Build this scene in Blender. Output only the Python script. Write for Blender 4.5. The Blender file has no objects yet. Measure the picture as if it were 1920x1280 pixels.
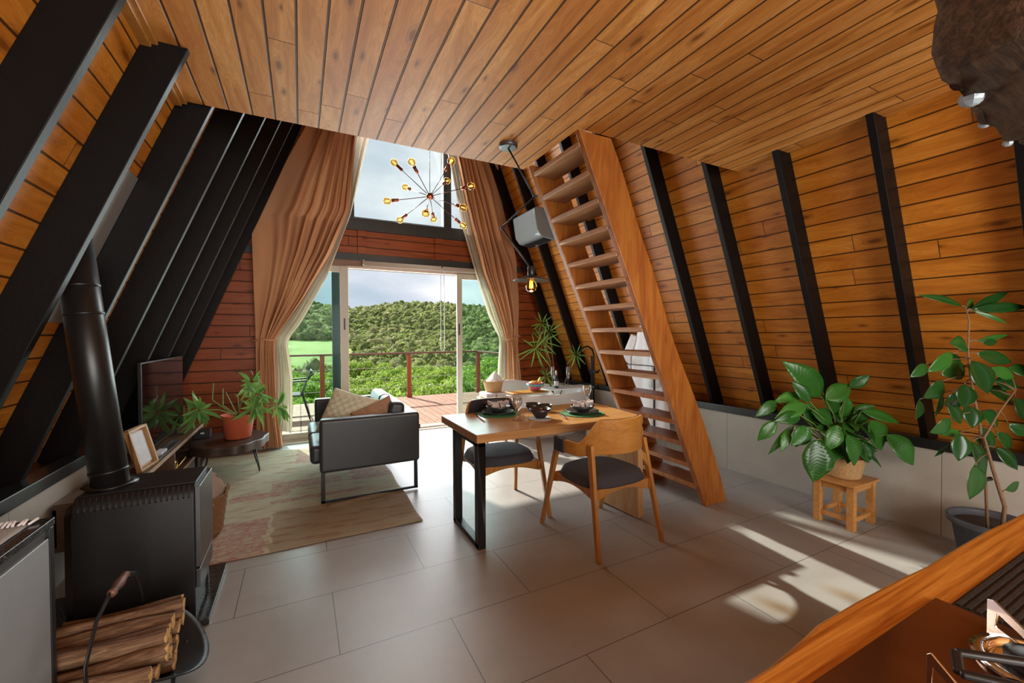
import bpy, bmesh, math, random
import numpy as np
from mathutils import Vector, Matrix, noise as mnoise
random.seed(7)
C = bpy.context.scene.collection
SC = bpy.context.scene
PI = math.pi

# ------------------------------------------------------------------ camera
H, FPX, YAW, PIT, ROL = 1.42, 778.667, 0.4719712, -0.0161687, -0.004689
def _axes():
    cy, sy, cp, sp, cr, sr = math.cos(YAW), math.sin(YAW), math.cos(PIT), math.sin(PIT), math.cos(ROL), math.sin(ROL)
    right = Vector((cy, -sy, 0)); fwd = Vector((sy*cp, cy*cp, sp)); up = right.cross(fwd)
    return right*cr + up*sr, -right*sr + up*cr, fwd
AR, AU, AF = _axes()
CAM = Vector((0, 0, H))
cd = bpy.data.cameras.new('camera'); cam = bpy.data.objects.new('camera', cd); C.objects.link(cam)
m = Matrix.Identity(4)
for i in range(3):
    m[i][0], m[i][1], m[i][2], m[i][3] = AR[i], AU[i], -AF[i], CAM[i]
cam.matrix_world = m
cd.sensor_fit = 'HORIZONTAL'; cd.sensor_width = 36; cd.lens = FPX/1920*36; cd.clip_start = .02; cd.clip_end = 2000
SC.camera = cam
def ray(px, py): return AR*((px-960)/FPX) + AU*((640-py)/FPX) + AF
def pz(px, py, z):
    d = ray(px, py); return CAM + d*((z-CAM.z)/d.z)
def pY(px, py, y):
    d = ray(px, py); return CAM + d*(y/d.y)
def pX(px, py, x):
    d = ray(px, py); return CAM + d*(x/d.x)
def pD(px, py, dep): return CAM + ray(px, py)*dep      # dep = distance along the viewing axis
def depth(p): return (Vector(p)-CAM).dot(AF)

# ------------------------------------------------------------------ world, sun, exposure
SC.view_settings.view_transform = 'Standard'; SC.view_settings.look = 'None'
SC.view_settings.exposure = 0.16; SC.view_settings.gamma = 1.0
W = bpy.data.worlds.new('sky'); SC.world = W; W.use_nodes = True
wn = W.node_tree; wn.nodes.clear()
def wN(t, **k):
    n = wn.nodes.new(t)
    for a, b in k.items(): setattr(n, a, b)
    return n
tc = wN('ShaderNodeTexCoord'); mp = wN('ShaderNodeMapping'); mp.inputs['Scale'].default_value = (1, 1, 2.6)
n1 = wN('ShaderNodeTexNoise'); n1.inputs['Scale'].default_value = 2.2; n1.inputs['Detail'].default_value = 7; n1.inputs['Roughness'].default_value = .52
cr = wN('ShaderNodeValToRGB')
e = cr.color_ramp.elements
e[0].position = .36; e[0].color = (.46, .56, .66, 1); e[1].position = .62; e[1].color = (.98, .98, 1.0, 1)
e2 = cr.color_ramp.elements.new(.5); e2.color = (.68, .73, .81, 1)
bg = wN('ShaderNodeBackground'); bg.inputs['Strength'].default_value = 1.0; wo = wN('ShaderNodeOutputWorld')
wn.links.new(tc.outputs['Generated'], mp.inputs[0]); wn.links.new(mp.outputs[0], n1.inputs['Vector'])
wn.links.new(n1.outputs['Fac'], cr.inputs[0]); wn.links.new(cr.outputs[0], bg.inputs[0]); wn.links.new(bg.outputs[0], wo.inputs[0])

sd = bpy.data.lights.new('sun', 'SUN'); sun = bpy.data.objects.new('sun', sd); C.objects.link(sun)
sd.energy = 8.2; sd.angle = math.radians(1.2); sd.color = (1.0, .93, .80)
sun.rotation_euler = Vector((.375, -1.39, -1)).to_track_quat('-Z', 'Y').to_euler()
sun.location = (-3, 14, 10)
def area(name, loc, dirv, sx, sy, power, col):
    d = bpy.data.lights.new(name, 'AREA'); o = bpy.data.objects.new(name, d); C.objects.link(o)
    d.shape = 'RECTANGLE'; d.size = sx; d.size_y = sy; d.energy = power; d.color = col
    o.location = loc; o.rotation_euler = Vector(dirv).to_track_quat('-Z', 'Y').to_euler(); return o
# fill light added behind the camera; extra daylight lamps at the front openings
area('rear_fill_light', (1.37, -2.45, 1.35), (0, 1, .10), 3.2, 2.2, 230, (1.0, .96, .90))
area('front_door_daylight', (1.38, 6.30, 1.25), (0, -1, .0), 3.2, 2.2, 125, (.93, .97, 1.0))
area('gable_window_daylight', (1.33, 6.32, 3.9), (0, -1, -.25), 1.6, 1.5, 90, (.90, .96, 1.0))

# ------------------------------------------------------------------ materials
class NT:
    def __init__(s, name):
        s.m = bpy.data.materials.new(name); s.m.use_nodes = True; s.t = s.m.node_tree; s.t.nodes.clear()
        s.out = s.N('ShaderNodeOutputMaterial')
    def N(s, t, **k):
        n = s.t.nodes.new(t)
        for a, b in k.items(): setattr(n, a, b)
        return n
    def L(s, a, b): s.t.links.new(a, b)
    def set(s, inp, v):
        if hasattr(v, 'links') or isinstance(v, bpy.types.NodeSocket): s.L(v, inp)
        else: inp.default_value = v
    def math(s, op, a, b=0.0, c=None):
        n = s.N('ShaderNodeMath', operation=op); s.set(n.inputs[0], a); s.set(n.inputs[1], b)
        if c is not None: s.set(n.inputs[2], c)
        return n.outputs[0]
    def coords(s, kind='Object', scale=(1, 1, 1), loc=(0, 0, 0), rot=(0, 0, 0)):
        t = s.N('ShaderNodeTexCoord'); mpn = s.N('ShaderNodeMapping'); s.L(t.outputs[kind], mpn.inputs[0])
        mpn.inputs['Scale'].default_value = scale; mpn.inputs['Location'].default_value = loc; mpn.inputs['Rotation'].default_value = rot
        return mpn.outputs[0]
    def noise(s, vec, scale, detail=4, rough=.5, dist=0):
        n = s.N('ShaderNodeTexNoise'); s.L(vec, n.inputs['Vector']); n.inputs['Scale'].default_value = scale
        n.inputs['Detail'].default_value = detail; n.inputs['Roughness'].default_value = rough; n.inputs['Distortion'].default_value = dist
        return n.outputs['Fac']
    def ramp(s, fac, stops):
        n = s.N('ShaderNodeValToRGB'); s.L(fac, n.inputs[0]); el = n.color_ramp.elements
        while len(el) < len(stops): el.new(.5)
        for i, (p, c) in enumerate(stops):
            el[i].position = p; el[i].color = (c[0], c[1], c[2], 1) if not isinstance(c, float) else (c, c, c, 1)
        return n.outputs[0]
    def mix(s, fac, a, b, mode='MIX'):
        n = s.N('ShaderNodeMix', data_type='RGBA', blend_type=mode)
        s.set(n.inputs[0], fac)
        for i, v in ((6, a), (7, b)):
            if isinstance(v, tuple): v = (v[0], v[1], v[2], 1)
            s.set(n.inputs[i], v)
        return n.outputs[2]
    def bump(s, h, strength=.3, dist=.01):
        n = s.N('ShaderNodeBump'); n.inputs['Strength'].default_value = strength; n.inputs['Distance'].default_value = dist
        s.L(h, n.inputs['Height']); return n.outputs[0]
    def pbsdf(s, col, rough=.5, metal=0, normal=None, **k):
        b = s.N('ShaderNodeBsdfPrincipled')
        s.set(b.inputs['Base Color'], (col[0], col[1], col[2], 1) if isinstance(col, tuple) else col)
        s.set(b.inputs['Roughness'], rough); b.inputs['Metallic'].default_value = metal
        if normal is not None: s.L(normal, b.inputs['Normal'])
        for a, v in k.items(): s.set(b.inputs[a.replace('_', ' ')], v)
        s.b = b; s.L(b.outputs[0], s.out.inputs[0]); return s.m

def plain(name, col, rough=.5, metal=0, var=.12, sc=30, bump=.05, **k):
    n = NT(name); v = n.coords(); f = n.noise(v, sc)
    c = n.mix(f, tuple(x*(1-var) for x in col), tuple(min(1, x*(1+var)) for x in col))
    return n.pbsdf(c, rough, metal, n.bump(f, bump, .003), **k)

def wood(name, c0, c1, c2, axis=0, sc=1.0, rough=.45, ring=3.0, bump=.15, stretch=.9):
    """solid wood, grain running along the given object axis"""
    n = NT(name); s = [9*sc, 9*sc, 9*sc]; s[axis] = stretch*sc
    v = n.coords(scale=tuple(s)); f = n.noise(v, ring, 6, .6, 1.2)
    s2 = [60*sc, 60*sc, 60*sc]; s2[axis] = 2*sc
    g = n.noise(n.coords(scale=tuple(s2)), 2.0, 3, .6)
    c = n.ramp(f, [(.3, c0), (.5, c1), (.7, c2)])
    c = n.mix(n.math('MULTIPLY', g, .35), c, tuple(x*.45 for x in c0))
    return n.pbsdf(c, rough, 0, n.bump(g, bump, .003))

def planks(name, width, length, cols, rough=.42, dark=(.03, .012, .004), groove=.035, wax=0, waxis='X', seed=0., gdepth=1.0, sat_var=.5, bumpd=.006, knots=True):
    """tongue and groove boards: width across local waxis, length along the other of XY (or Z for vertical faces)"""
    n = NT(name); t = n.N('ShaderNodeTexCoord'); sp = n.N('ShaderNodeSeparateXYZ'); n.L(t.outputs['Object'], sp.inputs[0])
    wa = sp.outputs[waxis]; la = sp.outputs[{'X': 'Y', 'Y': 'X', 'Z': 'X'}[waxis]]
    bx = n.math('DIVIDE', wa, width); ix = n.math('FLOOR', bx); fx = n.math('SUBTRACT', bx, ix)
    w1 = n.N('ShaderNodeTexWhiteNoise', noise_dimensions='1D'); n.L(n.math('ADD', ix, seed+.5), w1.inputs['W'])
    ly = n.math('ADD', n.math('DIVIDE', la, length), n.math('MULTIPLY', w1.outputs['Value'], 7.3)); iy = n.math('FLOOR', ly); fy = n.math('SUBTRACT', ly, iy)
    cb = n.N('ShaderNodeCombineXYZ'); n.L(ix, cb.inputs[0]); n.L(iy, cb.inputs[1])
    w2 = n.N('ShaderNodeTexWhiteNoise', noise_dimensions='3D'); n.L(cb.outputs[0], w2.inputs['Vector'])
    rnd = w2.outputs['Value']
    # grain coordinates
    g = n.N('ShaderNodeCombineXYZ'); n.L(n.math('MULTIPLY', wa, 9.0), g.inputs[0]); n.L(n.math('MULTIPLY', la, 1.1), g.inputs[1]); n.L(n.math('MULTIPLY', rnd, 40.0), g.inputs[2])
    f = n.noise(g.outputs[0], 1.3, 4, .5, 1.2)
    g2 = n.N('ShaderNodeCombineXYZ'); n.L(n.math('MULTIPLY', wa, 70.0), g2.inputs[0]); n.L(n.math('MULTIPLY', la, 3.0), g2.inputs[1]); n.L(n.math('MULTIPLY', rnd, 90.0), g2.inputs[2])
    fine = n.noise(g2.outputs[0], 1.5, 4, .6)
    wv = n.math('FRACT', n.math('MULTIPLY', f, 14.0)); wv = n.math('ABSOLUTE', n.math('SUBTRACT', wv, .5))
    c = n.ramp(f, [(.28, cols[0]), (.5, cols[1]), (.74, cols[2])])
    c = n.mix(n.math('MULTIPLY', rnd, sat_var), c, cols[3])
    c = n.mix(n.math('MULTIPLY', n.math('SUBTRACT', .5, wv), .62), c, tuple(x*.5 for x in cols[0]))
    c = n.mix(n.math('MULTIPLY', fine, .22), c, tuple(x*.4 for x in cols[0]))
    # knots
    if knots:
        kv = n.N('ShaderNodeCombineXYZ'); n.L(n.math('ADD', n.math('MULTIPLY', wa, 6.0), n.math('MULTIPLY', rnd, 31.0)), kv.inputs[0]); n.L(n.math('MULTIPLY', la, 2.0), kv.inputs[1]); n.L(n.math('MULTIPLY', rnd, 13.0), kv.inputs[2])
        vo = n.N('ShaderNodeTexVoronoi', voronoi_dimensions='2D'); n.L(kv.outputs[0], vo.inputs['Vector']); vo.inputs['Scale'].default_value = 1.0
        sc_n = n.N('ShaderNodeSeparateColor'); n.L(vo.outputs['Color'], sc_n.inputs[0]); pick = n.math('GREATER_THAN', sc_n.outputs[0], .52)
        rr_ = n.math('ADD', .55, n.math('MULTIPLY', sc_n.outputs[1], .9)); dk_ = n.math('DIVIDE', vo.outputs['Distance'], rr_)
        core = n.ramp(dk_, [(.025, 1.0), (.05, .85), (.07, .35), (.15, .0)]); ring = n.ramp(dk_, [(.05, 0.0), (.065, .7), (.08, .1), (.10, .45), (.125, .0)])
        kk = n.math('MULTIPLY', n.math('MAXIMUM', core, ring), pick)
        c = n.mix(n.math('MULTIPLY', kk, .80), c, (cols[0][0]*.30, cols[0][1]*.22, cols[0][2]*.15))
    # grooves
    ed = n.math('MINIMUM', fx, n.math('SUBTRACT', 1.0, fx))
    gm = n.ramp(ed, [(0.0, 1.0), (groove*.5, 1.0), (groove, .0)])
    ey = n.math('MULTIPLY', n.math('MINIMUM', fy, n.math('SUBTRACT', 1.0, fy)), length/width)
    gy = n.ramp(ey, [(0.0, 1.0), (groove*.35, .8), (groove*.5, .0)])
    gg = n.math('MAXIMUM', gm, gy)
    c = n.mix(n.math('MULTIPLY', gg, .93), c, dark)
    hgt = n.math('SUBTRACT', n.math('MULTIPLY', fine, .06), n.math('MULTIPLY', gg, gdepth))
    return n.pbsdf(c, rough, 0, n.bump(hgt, .7, bumpd), Specular_IOR_Level=.32)

M = {}
PINE = [(.30, .105, .020), (.45, .175, .036), (.56, .245, .060), (.30, .085, .012)]
M['ceil'] = planks('pine_ceiling_boards', .124, 2.1, [(.46, .165, .030), (.72, .31, .070), (.88, .46, .15), (.50, .15, .024)], rough=.5, groove=.05, waxis='X', seed=3)
M['slope'] = planks('pine_wall_boards', .128, 2.9, [(.42, .135, .012), (.66, .235, .024), (.80, .34, .05), (.42, .105, .008)], rough=.45, groove=.045, waxis='X', seed=11)
M['gable'] = planks('red_pine_gable_boards', .141, 3.5, [(.26, .050, .010), (.37, .080, .016), (.46, .12, .028), (.30, .055, .010)], rough=.4, groove=.06, waxis='Z', seed=5)
M['deckw'] = planks('deck_boards', .145, 3.0, [(.42, .20, .13), (.52, .28, .19), (.60, .35, .25), (.40, .20, .13)], rough=.6, groove=.07, waxis='X', seed=1)
M['black'] = plain('black_painted_timber', (.0045, .0035, .0035), .45, sc=40, bump=.3, Specular_IOR_Level=.18)
M['trimblack'] = plain('black_glossy_steel', (.012, .012, .013), .25, sc=50)
M['blackmetal'] = plain('black_powder_coated_metal', (.018, .018, .019), .4, .3)
M['stovem'] = plain('black_stove_enamel', (.010, .008, .0078), .36, .0, sc=80, bump=.08, Specular_IOR_Level=.45)
M['steelgrey'] = plain('grey_steel', (.16, .16, .17), .35, .9)
M['chrome'] = plain('polished_chrome', (.75, .75, .76), .12, 1.0, var=.03, bump=0)
M['copper'] = plain('brushed_copper', (.30, .11, .07), .32, .9)
M['bronze'] = plain('dark_bronze_rod', (.05, .025, .02), .35, .7)
M['brass'] = plain('polished_brass', (.8, .55, .18), .2, 1.0)
M['darkbeam'] = plain('charcoal_beam_paint', (.030, .028, .028), .45)
M['almond'] = plain('almond_aluminium', (.52, .44, .36), .4)
M['whitealu'] = plain('pale_aluminium', (.62, .56, .50), .4)
M['header'] = wood('brown_header_wood', (.16, .07, .03), (.22, .10, .05), (.27, .13, .06), axis=0)
M['redpost'] = wood('red_stained_post', (.24, .055, .016), (.32, .075, .022), (.38, .10, .03), axis=2)
M['redrail'] = wood('red_stained_rail', (.13, .05, .03), (.17, .07, .04), (.21, .09, .05), axis=0)
M['stringer'] = wood('orange_stringer_wood', (.26, .070, .012), (.37, .115, .018), (.46, .175, .028), axis=2, sc=.7, rough=.35)
M['tread'] = wood('pale_tread_wood', (.34, .15, .055), (.46, .23, .10), (.58, .33, .16), axis=1, rough=.5)
M['tabletop'] = wood('oiled_oak_tabletop', (.34, .15, .045), (.46, .22, .075), (.52, .27, .10), axis=0, sc=.8, rough=.28)
M['slableg'] = wood('pale_pine_panel', (.50, .26, .10), (.60, .33, .14), (.66, .39, .18), axis=2, sc=.9)
M['chairwood'] = wood('honey_chair_wood', (.42, .165, .030), (.50, .21, .042), (.56, .25, .06), axis=2, sc=.8, rough=.35)
M['chairback'] = wood('honey_bent_plywood', (.40, .155, .022), (.50, .205, .034), (.54, .24, .05), axis=0, sc=1.0, rough=.32)
M['stoolwood'] = wood('light_stool_wood', (.52, .22, .06), (.62, .29, .085), (.70, .36, .12), axis=0, rough=.35)
M['counterwood'] = wood('amber_live_edge_wood', (.30, .085, .010), (.58, .22, .032), (.74, .34, .065), axis=0, sc=3.4, rough=.3, ring=2.2, stretch=.22)
M['bark'] = wood('weathered_bark', (.035, .018, .008), (.085, .045, .022), (.17, .10, .055), axis=0, sc=2.0, rough=.85, bump=.8)
M['tvwood'] = wood('grey_brown_laminate', (.115, .065, .038), (.15, .088, .052), (.19, .115, .07), axis=1, sc=1.2)
M['tvedge'] = wood('pale_edge_banding', (.36, .235, .14), (.43, .29, .18), (.48, .33, .21), axis=1, sc=1.2)
M['framewood'] = wood('pale_frame_wood', (.42, .23, .09), (.50, .28, .115), (.56, .33, .15), axis=2)
M['darkslab'] = wood('dark_live_edge_slab', (.025, .015, .010), (.05, .030, .02), (.09, .055, .035), axis=0, sc=1.5, rough=.4)
M['logwood'] = wood('split_log_bark', (.085, .036, .016), (.19, .095, .045), (.36, .21, .11), axis=0, sc=3.0, rough=.75, bump=.6)
M['logend'] = plain('cut_log_end', (.60, .36, .13), .8, sc=60, var=.35, bump=.4)
M['leather'] = plain('black_leather', (.030, .033, .035), .40, sc=120, bump=.12)
M['greyseat'] = plain('charcoal_seat_fabric', (.050, .047, .055), .85, sc=250, bump=.4)
M['pad'] = plain('black_leather_pad', (.022, .022, .03), .38, sc=120, bump=.1)
M['ceramic'] = plain('charcoal_ceramic', (.035, .037, .038), .28, sc=60)
M['ceramicrim'] = plain('brown_black_ceramic', (.030, .022, .020), .22, sc=60)
M['mat_green'] = plain('green_woven_placemat', (.035, .13, .045), .8, sc=160, var=.6, bump=.8)
M['coaster'] = plain('grey_woven_coaster', (.38, .36, .34), .9, sc=200, var=.4, bump=.8)
M['napkin'] = plain('mauve_grey_linen', (.50, .42, .40), .9, sc=200, var=.15, bump=.4)
M['whitecloth'] = plain('white_towel_cloth', (.74, .70, .70), .95, sc=180, bump=.5)
M['robe'] = plain('white_bath_robe', (.80, .80, .83), .95, sc=150, bump=.5)
M['wickerl'] = plain('tan_wicker', (.50, .30, .13), .8, sc=90, var=.5, bump=.9)
M['wickerd'] = plain('brown_wicker', (.20, .095, .035), .75, sc=90, var=.5, bump=.9)
M['blanket'] = plain('taupe_fur_blanket', (.30, .22, .17), 1.0, sc=160, var=.4, bump=1.0)
M['pillowb'] = plain('sage_quilted_cushion', (.60, .57, .42), .95, sc=45, var=.25, bump=1.0)
M['pillowr'] = plain('rust_woven_cushion', (.34, .19, .11), .95, sc=35, var=.45, bump=.8)
M['orangepot'] = plain('terracotta_woven_pot', (.50, .095, .035), .6, sc=140, var=.35, bump=1.0)
M['greypot'] = plain('slate_plastic_pot', (.055, .062, .075), .4)
M['soil'] = plain('potting_soil', (.035, .018, .012), 1.0, sc=120, var=.5, bump=1.0)
M['stem'] = plain('green_stem', (.16, .24, .05), .6)
M['woodstem'] = plain('brown_stem', (.16, .085, .04), .75, sc=60, var=.4, bump=.5)
M['tubwhite'] = plain('glossy_white_tub', (.80, .80, .80), .15, var=.03, bump=0)
M['acwhite'] = plain('ac_white_plastic', (.20, .215, .22), .07, var=.04, bump=0)
M['tvscreen'] = plain('tv_black_glass', (.006, .004, .005), .06, var=.1, bump=0)
M['paper'] = plain('printed_paper', (.62, .64, .68), .8, sc=14, var=.25)
M['fridgegrey'] = plain('satin_grey_panel', (.28, .30, .31), .45, .25, sc=6)
M['whiteplastic'] = plain('white_plastic', (.62, .62, .60), .4)
M['sheetgrey'] = plain('galvanised_sheet', (.34, .32, .30), .45, .5)
M['granite'] = (lambda n: n.pbsdf(n.ramp(n.noise(n.coords(), 130, 2, .9), [(.45, (.008, .008, .009)), (.62, (.05, .05, .05)), (.75, (.30, .28, .24))]), .18))(NT('black_granite'))
M['cooktop'] = plain('bronze_glass_cooktop', (.22, .10, .05), .16, .85, sc=8, var=.2, bump=.02)
M['tire'] = plain('ribbed_black_mat', (.015, .012, .012), .6, sc=220, var=.5, bump=.8)
M['quartz'] = plain('quartz_crystal', (.26, .31, .34), .15, sc=40, var=.4, bump=.8)
M['knee'] = None

def tilemat(name, W_, L_, y0, offs, cols, axes=('X', 'Y'), grout=(.03, .027, .025), rough=.3, gw=.0035, bond=True):
    n = NT(name); t = n.N('ShaderNodeTexCoord'); sp = n.N('ShaderNodeSeparateXYZ'); n.L(t.outputs['Object'], sp.inputs[0])
    X, Y = sp.outputs[axes[0]], sp.outputs[axes[1]]
    v = n.math('DIVIDE', n.math('SUBTRACT', Y, y0), W_); iv = n.math('FLOOR', v); fv = n.math('SUBTRACT', v, iv)
    par = n.math('ABSOLUTE', n.math('MODULO', iv, 2.0))
    off = n.math('ADD', offs[0], n.math('MULTIPLY', par, offs[1]-offs[0]))
    u = n.math('DIVIDE', n.math('SUBTRACT', X, off), L_); iu = n.math('FLOOR', u); fu = n.math('SUBTRACT', u, iu)
    dv = n.math('MULTIPLY', n.math('MINIMUM', fv, n.math('SUBTRACT', 1.0, fv)), W_)
    du = n.math('MULTIPLY', n.math('MINIMUM', fu, n.math('SUBTRACT', 1.0, fu)), L_)
    g = n.math('LESS_THAN', n.math('MINIMUM', dv, du), gw/2)
    cb = n.N('ShaderNodeCombineXYZ'); n.L(iu, cb.inputs[0]); n.L(iv, cb.inputs[1])
    w2 = n.N('ShaderNodeTexWhiteNoise', noise_dimensions='3D'); n.L(cb.outputs[0], w2.inputs['Vector'])
    co = n.coords(); f = n.noise(co, 2.5, 6, .6, .4); f2 = n.noise(n.coords(scale=(1, 6, 6)), 14, 4, .6)
    c = n.ramp(f, [(.3, cols[0]), (.55, cols[1]), (.8, cols[2])])
    c = n.mix(n.math('MULTIPLY', w2.outputs['Value'], .12), c, cols[0])
    c = n.mix(n.math('MULTIPLY', f2, .12), c, tuple(x*.6 for x in cols[0]))
    c = n.mix(g, c, grout)
    r = n.math('ADD', rough, n.math('MULTIPLY', f, .12))
    return n.pbsdf(c, r, 0, n.bump(n.math('SUBTRACT', n.math('MULTIPLY', f2, .05), g), .4, .002))
M['floor'] = tilemat('grey_porcelain_floor', .5024, .9724, 2.9816, (.143, .659), [(.29, .272, .257), (.335, .317, .302), (.37, .352, .337)])
M['knee'] = tilemat('beige_wall_tile', 3.0, .82, -1.0, (.39, .39), [(.36, .32, .27), (.41, .37, .315), (.45, .41, .35)], axes=('Y', 'Z'), rough=.4, gw=.003)

def glassmat(name, tint, refl=.08):
    n = NT(name); a = n.N('ShaderNodeBsdfTransparent'); a.inputs[0].default_value = (*tint, 1)
    b = n.N('ShaderNodeBsdfGlossy'); b.inputs['Roughness'].default_value = .02
    lw = n.N('ShaderNodeLayerWeight'); lw.inputs[0].default_value = .25
    f = n.math('ADD', n.math('MULTIPLY', lw.outputs['Fresnel'], .35 if refl > .05 else .10), refl)
    mx = n.N('ShaderNodeMixShader'); n.L(f, mx.inputs[0]); n.L(a.outputs[0], mx.inputs[1]); n.L(b.outputs[0], mx.inputs[2]); n.L(mx.outputs[0], n.out.inputs[0])
    return n.m
M['glass_tint'] = glassmat('green_tinted_glass', (.80, .945, .92), .0)
M['glass_clear'] = glassmat('clear_window_glass', (.93, .97, .96), .02)
M['glassware'] = glassmat('clear_glassware', (.95, .95, .94), .16)
M['goldglass'] = glassmat('amber_glass', (1.0, .74, .34), .10)
M['bottleglass'] = plain('dark_green_bottle_glass', (.01, .03, .012), .08, bump=0)
def emis(name, col, s):
    n = NT(name); em = n.N('ShaderNodeEmission'); em.inputs[0].default_value = (*col, 1); em.inputs[1].default_value = s; n.L(em.outputs[0], n.out.inputs[0]); return n.m
M['filament'] = emis('glowing_filament', (1.0, .60, .16), 9)
M['filament2'] = emis('glowing_orange_filament', (1.0, .48, .08), 10)
M['ledwarm'] = emis('warm_led_strip', (1.0, .75, .2), 3)

def clothmat(name, col, trans=.25, transp=0.0, sc=300):
    n = NT(name); v = n.coords(); f = n.noise(v, sc, 2); c = n.mix(f, tuple(x*.9 for x in col), tuple(min(1, x*1.08) for x in col))
    d = n.N('ShaderNodeBsdfDiffuse'); n.L(c, d.inputs[0]); t = n.N('ShaderNodeBsdfTranslucent'); n.L(c, t.inputs[0])
    m1 = n.N('ShaderNodeMixShader'); m1.inputs[0].default_value = trans; n.L(d.outputs[0], m1.inputs[1]); n.L(t.outputs[0], m1.inputs[2])
    last = m1
    if transp:
        tr = n.N('ShaderNodeBsdfTransparent'); m2 = n.N('ShaderNodeMixShader'); m2.inputs[0].default_value = transp
        n.L(m1.outputs[0], m2.inputs[1]); n.L(tr.outputs[0], m2.inputs[2]); last = m2
    n.L(last.outputs[0], n.out.inputs[0]); return n.m
M['curtain'] = clothmat('tan_blackout_curtain', (.56, .285, .150), .05)
M['sheer'] = clothmat('ivory_sheer_curtain', (.62, .52, .40), .35, .10)

def leafmat(name, c0, c1, c2, rough=.32, trans=.18):
    n = NT(name); v = n.coords(); f = n.noise(v, 5, 3); g = n.N('ShaderNodeNewGeometry')
    r = n.math('ADD', n.math('MULTIPLY', g.outputs['Random Per Island'], .7), n.math('MULTIPLY', f, .3))
    c = n.ramp(r, [(.1, c0), (.5, c1), (.9, c2)])
    b = n.N('ShaderNodeBsdfPrincipled'); n.L(c, b.inputs['Base Color']); b.inputs['Roughness'].default_value = rough
    t = n.N('ShaderNodeBsdfTranslucent'); n.L(n.mix(.5, c, (.25, .5, .05), 'MULTIPLY'), t.inputs[0])
    n.L(n.mix(.5, c, (.4, .7, .1)), t.inputs[0])
    mx = n.N('ShaderNodeMixShader'); mx.inputs[0].default_value = trans; n.L(b.outputs[0], mx.inputs[1]); n.L(t.outputs[0], mx.inputs[2]); n.L(mx.outputs[0], n.out.inputs[0])
    return n.m
M['leafdark'] = leafmat('deep_green_leaves', (.008, .036, .007), (.014, .065, .011), (.035, .14, .018), .25)
M['leafpeace'] = leafmat('peace_lily_leaves', (.020, .095, .014), (.035, .15, .022), (.07, .26, .035), .28)
M['leafgrey'] = leafmat('grey_green_lobed_leaves', (.08, .20, .05), (.13, .28, .08), (.20, .36, .10), .35)
M['leafpalm'] = leafmat('palm_leaves', (.06, .16, .02), (.14, .30, .04), (.26, .42, .08), .4)

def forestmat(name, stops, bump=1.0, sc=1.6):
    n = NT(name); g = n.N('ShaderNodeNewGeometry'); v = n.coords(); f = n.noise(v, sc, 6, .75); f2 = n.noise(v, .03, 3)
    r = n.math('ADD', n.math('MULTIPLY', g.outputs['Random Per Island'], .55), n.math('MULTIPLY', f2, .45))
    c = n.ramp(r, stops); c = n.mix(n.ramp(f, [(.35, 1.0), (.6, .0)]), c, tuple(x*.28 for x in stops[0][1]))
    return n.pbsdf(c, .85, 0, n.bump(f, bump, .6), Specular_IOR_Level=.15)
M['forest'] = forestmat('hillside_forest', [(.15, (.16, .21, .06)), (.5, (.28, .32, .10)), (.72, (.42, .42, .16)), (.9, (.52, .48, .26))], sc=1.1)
M['forestleaf'] = leafmat('sunlit_forest_leaves', (.13, .18, .04), (.27, .31, .09), (.50, .48, .20), .7, .3)
M['bush'] = forestmat('bush_leaves', [(.15, (.20, .30, .05)), (.5, (.38, .48, .08)), (.85, (.60, .64, .14))], sc=6)
M['meadow'] = (lambda n: n.pbsdf(n.ramp(n.noise(n.coords(), .25, 6, .7), [(.3, (.10, .18, .02)), (.5, (.20, .31, .04)), (.75, (.32, .38, .09))]), .9))(NT('meadow_grass'))

def rugmat():
    n = NT('faded_vintage_rug'); t = n.N('ShaderNodeTexCoord'); sp = n.N('ShaderNodeSeparateXYZ'); n.L(t.outputs['Object'], sp.inputs[0]); X, Y = sp.outputs[0], sp.outputs[1]
    st = n.noise(n.coords(scale=(2.2, 9, 1)), 1.6, 5, .6); fi = n.noise(n.coords(scale=(6, 40, 1)), 2.2, 4, .7)
    base = n.ramp(st, [(.32, (.33, .30, .19)), (.5, (.42, .39, .27)), (.68, (.30, .20, .12))])
    # patchwork cells
    wx = n.math('MULTIPLY', n.math('SUBTRACT', n.noise(n.coords(), 9, 4, .7), .5), .14); X = n.math('ADD', X, wx); Y = n.math('ADD', Y, n.math('MULTIPLY', wx, .8))
    def rect(x0, x1, y0, y1):
        a = n.math('MULTIPLY', n.math('GREATER_THAN', X, x0), n.math('LESS_THAN', X, x1)); b = n.math('MULTIPLY', n.math('GREATER_THAN', Y, y0), n.math('LESS_THAN', Y, y1)); return n.math('MULTIPLY', a, b)
    mm = rect(-1.2, -.23, 3.0, 3.72)
    for r in ((-.25, .35, 4.32, 4.55), (-.05, .60, 5.15, 5.75), (-.55, -.1, 4.18, 4.33), (-.23, .5, 4.0, 4.08), (.45, .82, 4.3, 4.75)): mm = n.math('MAXIMUM', mm, rect(*r))
    vo = n.N('ShaderNodeTexVoronoi', feature='DISTANCE_TO_EDGE'); n.L(n.coords(), vo.inputs['Vector']); vo.inputs['Scale'].default_value = 16
    pat = n.ramp(vo.outputs['Distance'], [(.05, 1.0), (.16, .25)])
    wear = n.ramp(fi, [(.38, .15), (.58, 1.0)])
    red = n.math('MULTIPLY', n.math('MULTIPLY', mm, wear), n.math('ADD', n.math('MULTIPLY', pat, .55), .35))
    c = n.mix(red, base, (.30, .085, .085))
    brn = n.math('MULTIPLY', rect(-.2, .9, 3.0, 3.80), n.math('MULTIPLY', st, 1.1)); c = n.mix(brn, c, (.21, .115, .055))
    return n.pbsdf(c, .95, 0, n.bump(fi, .5, .004))
M['rug'] = rugmat()

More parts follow.
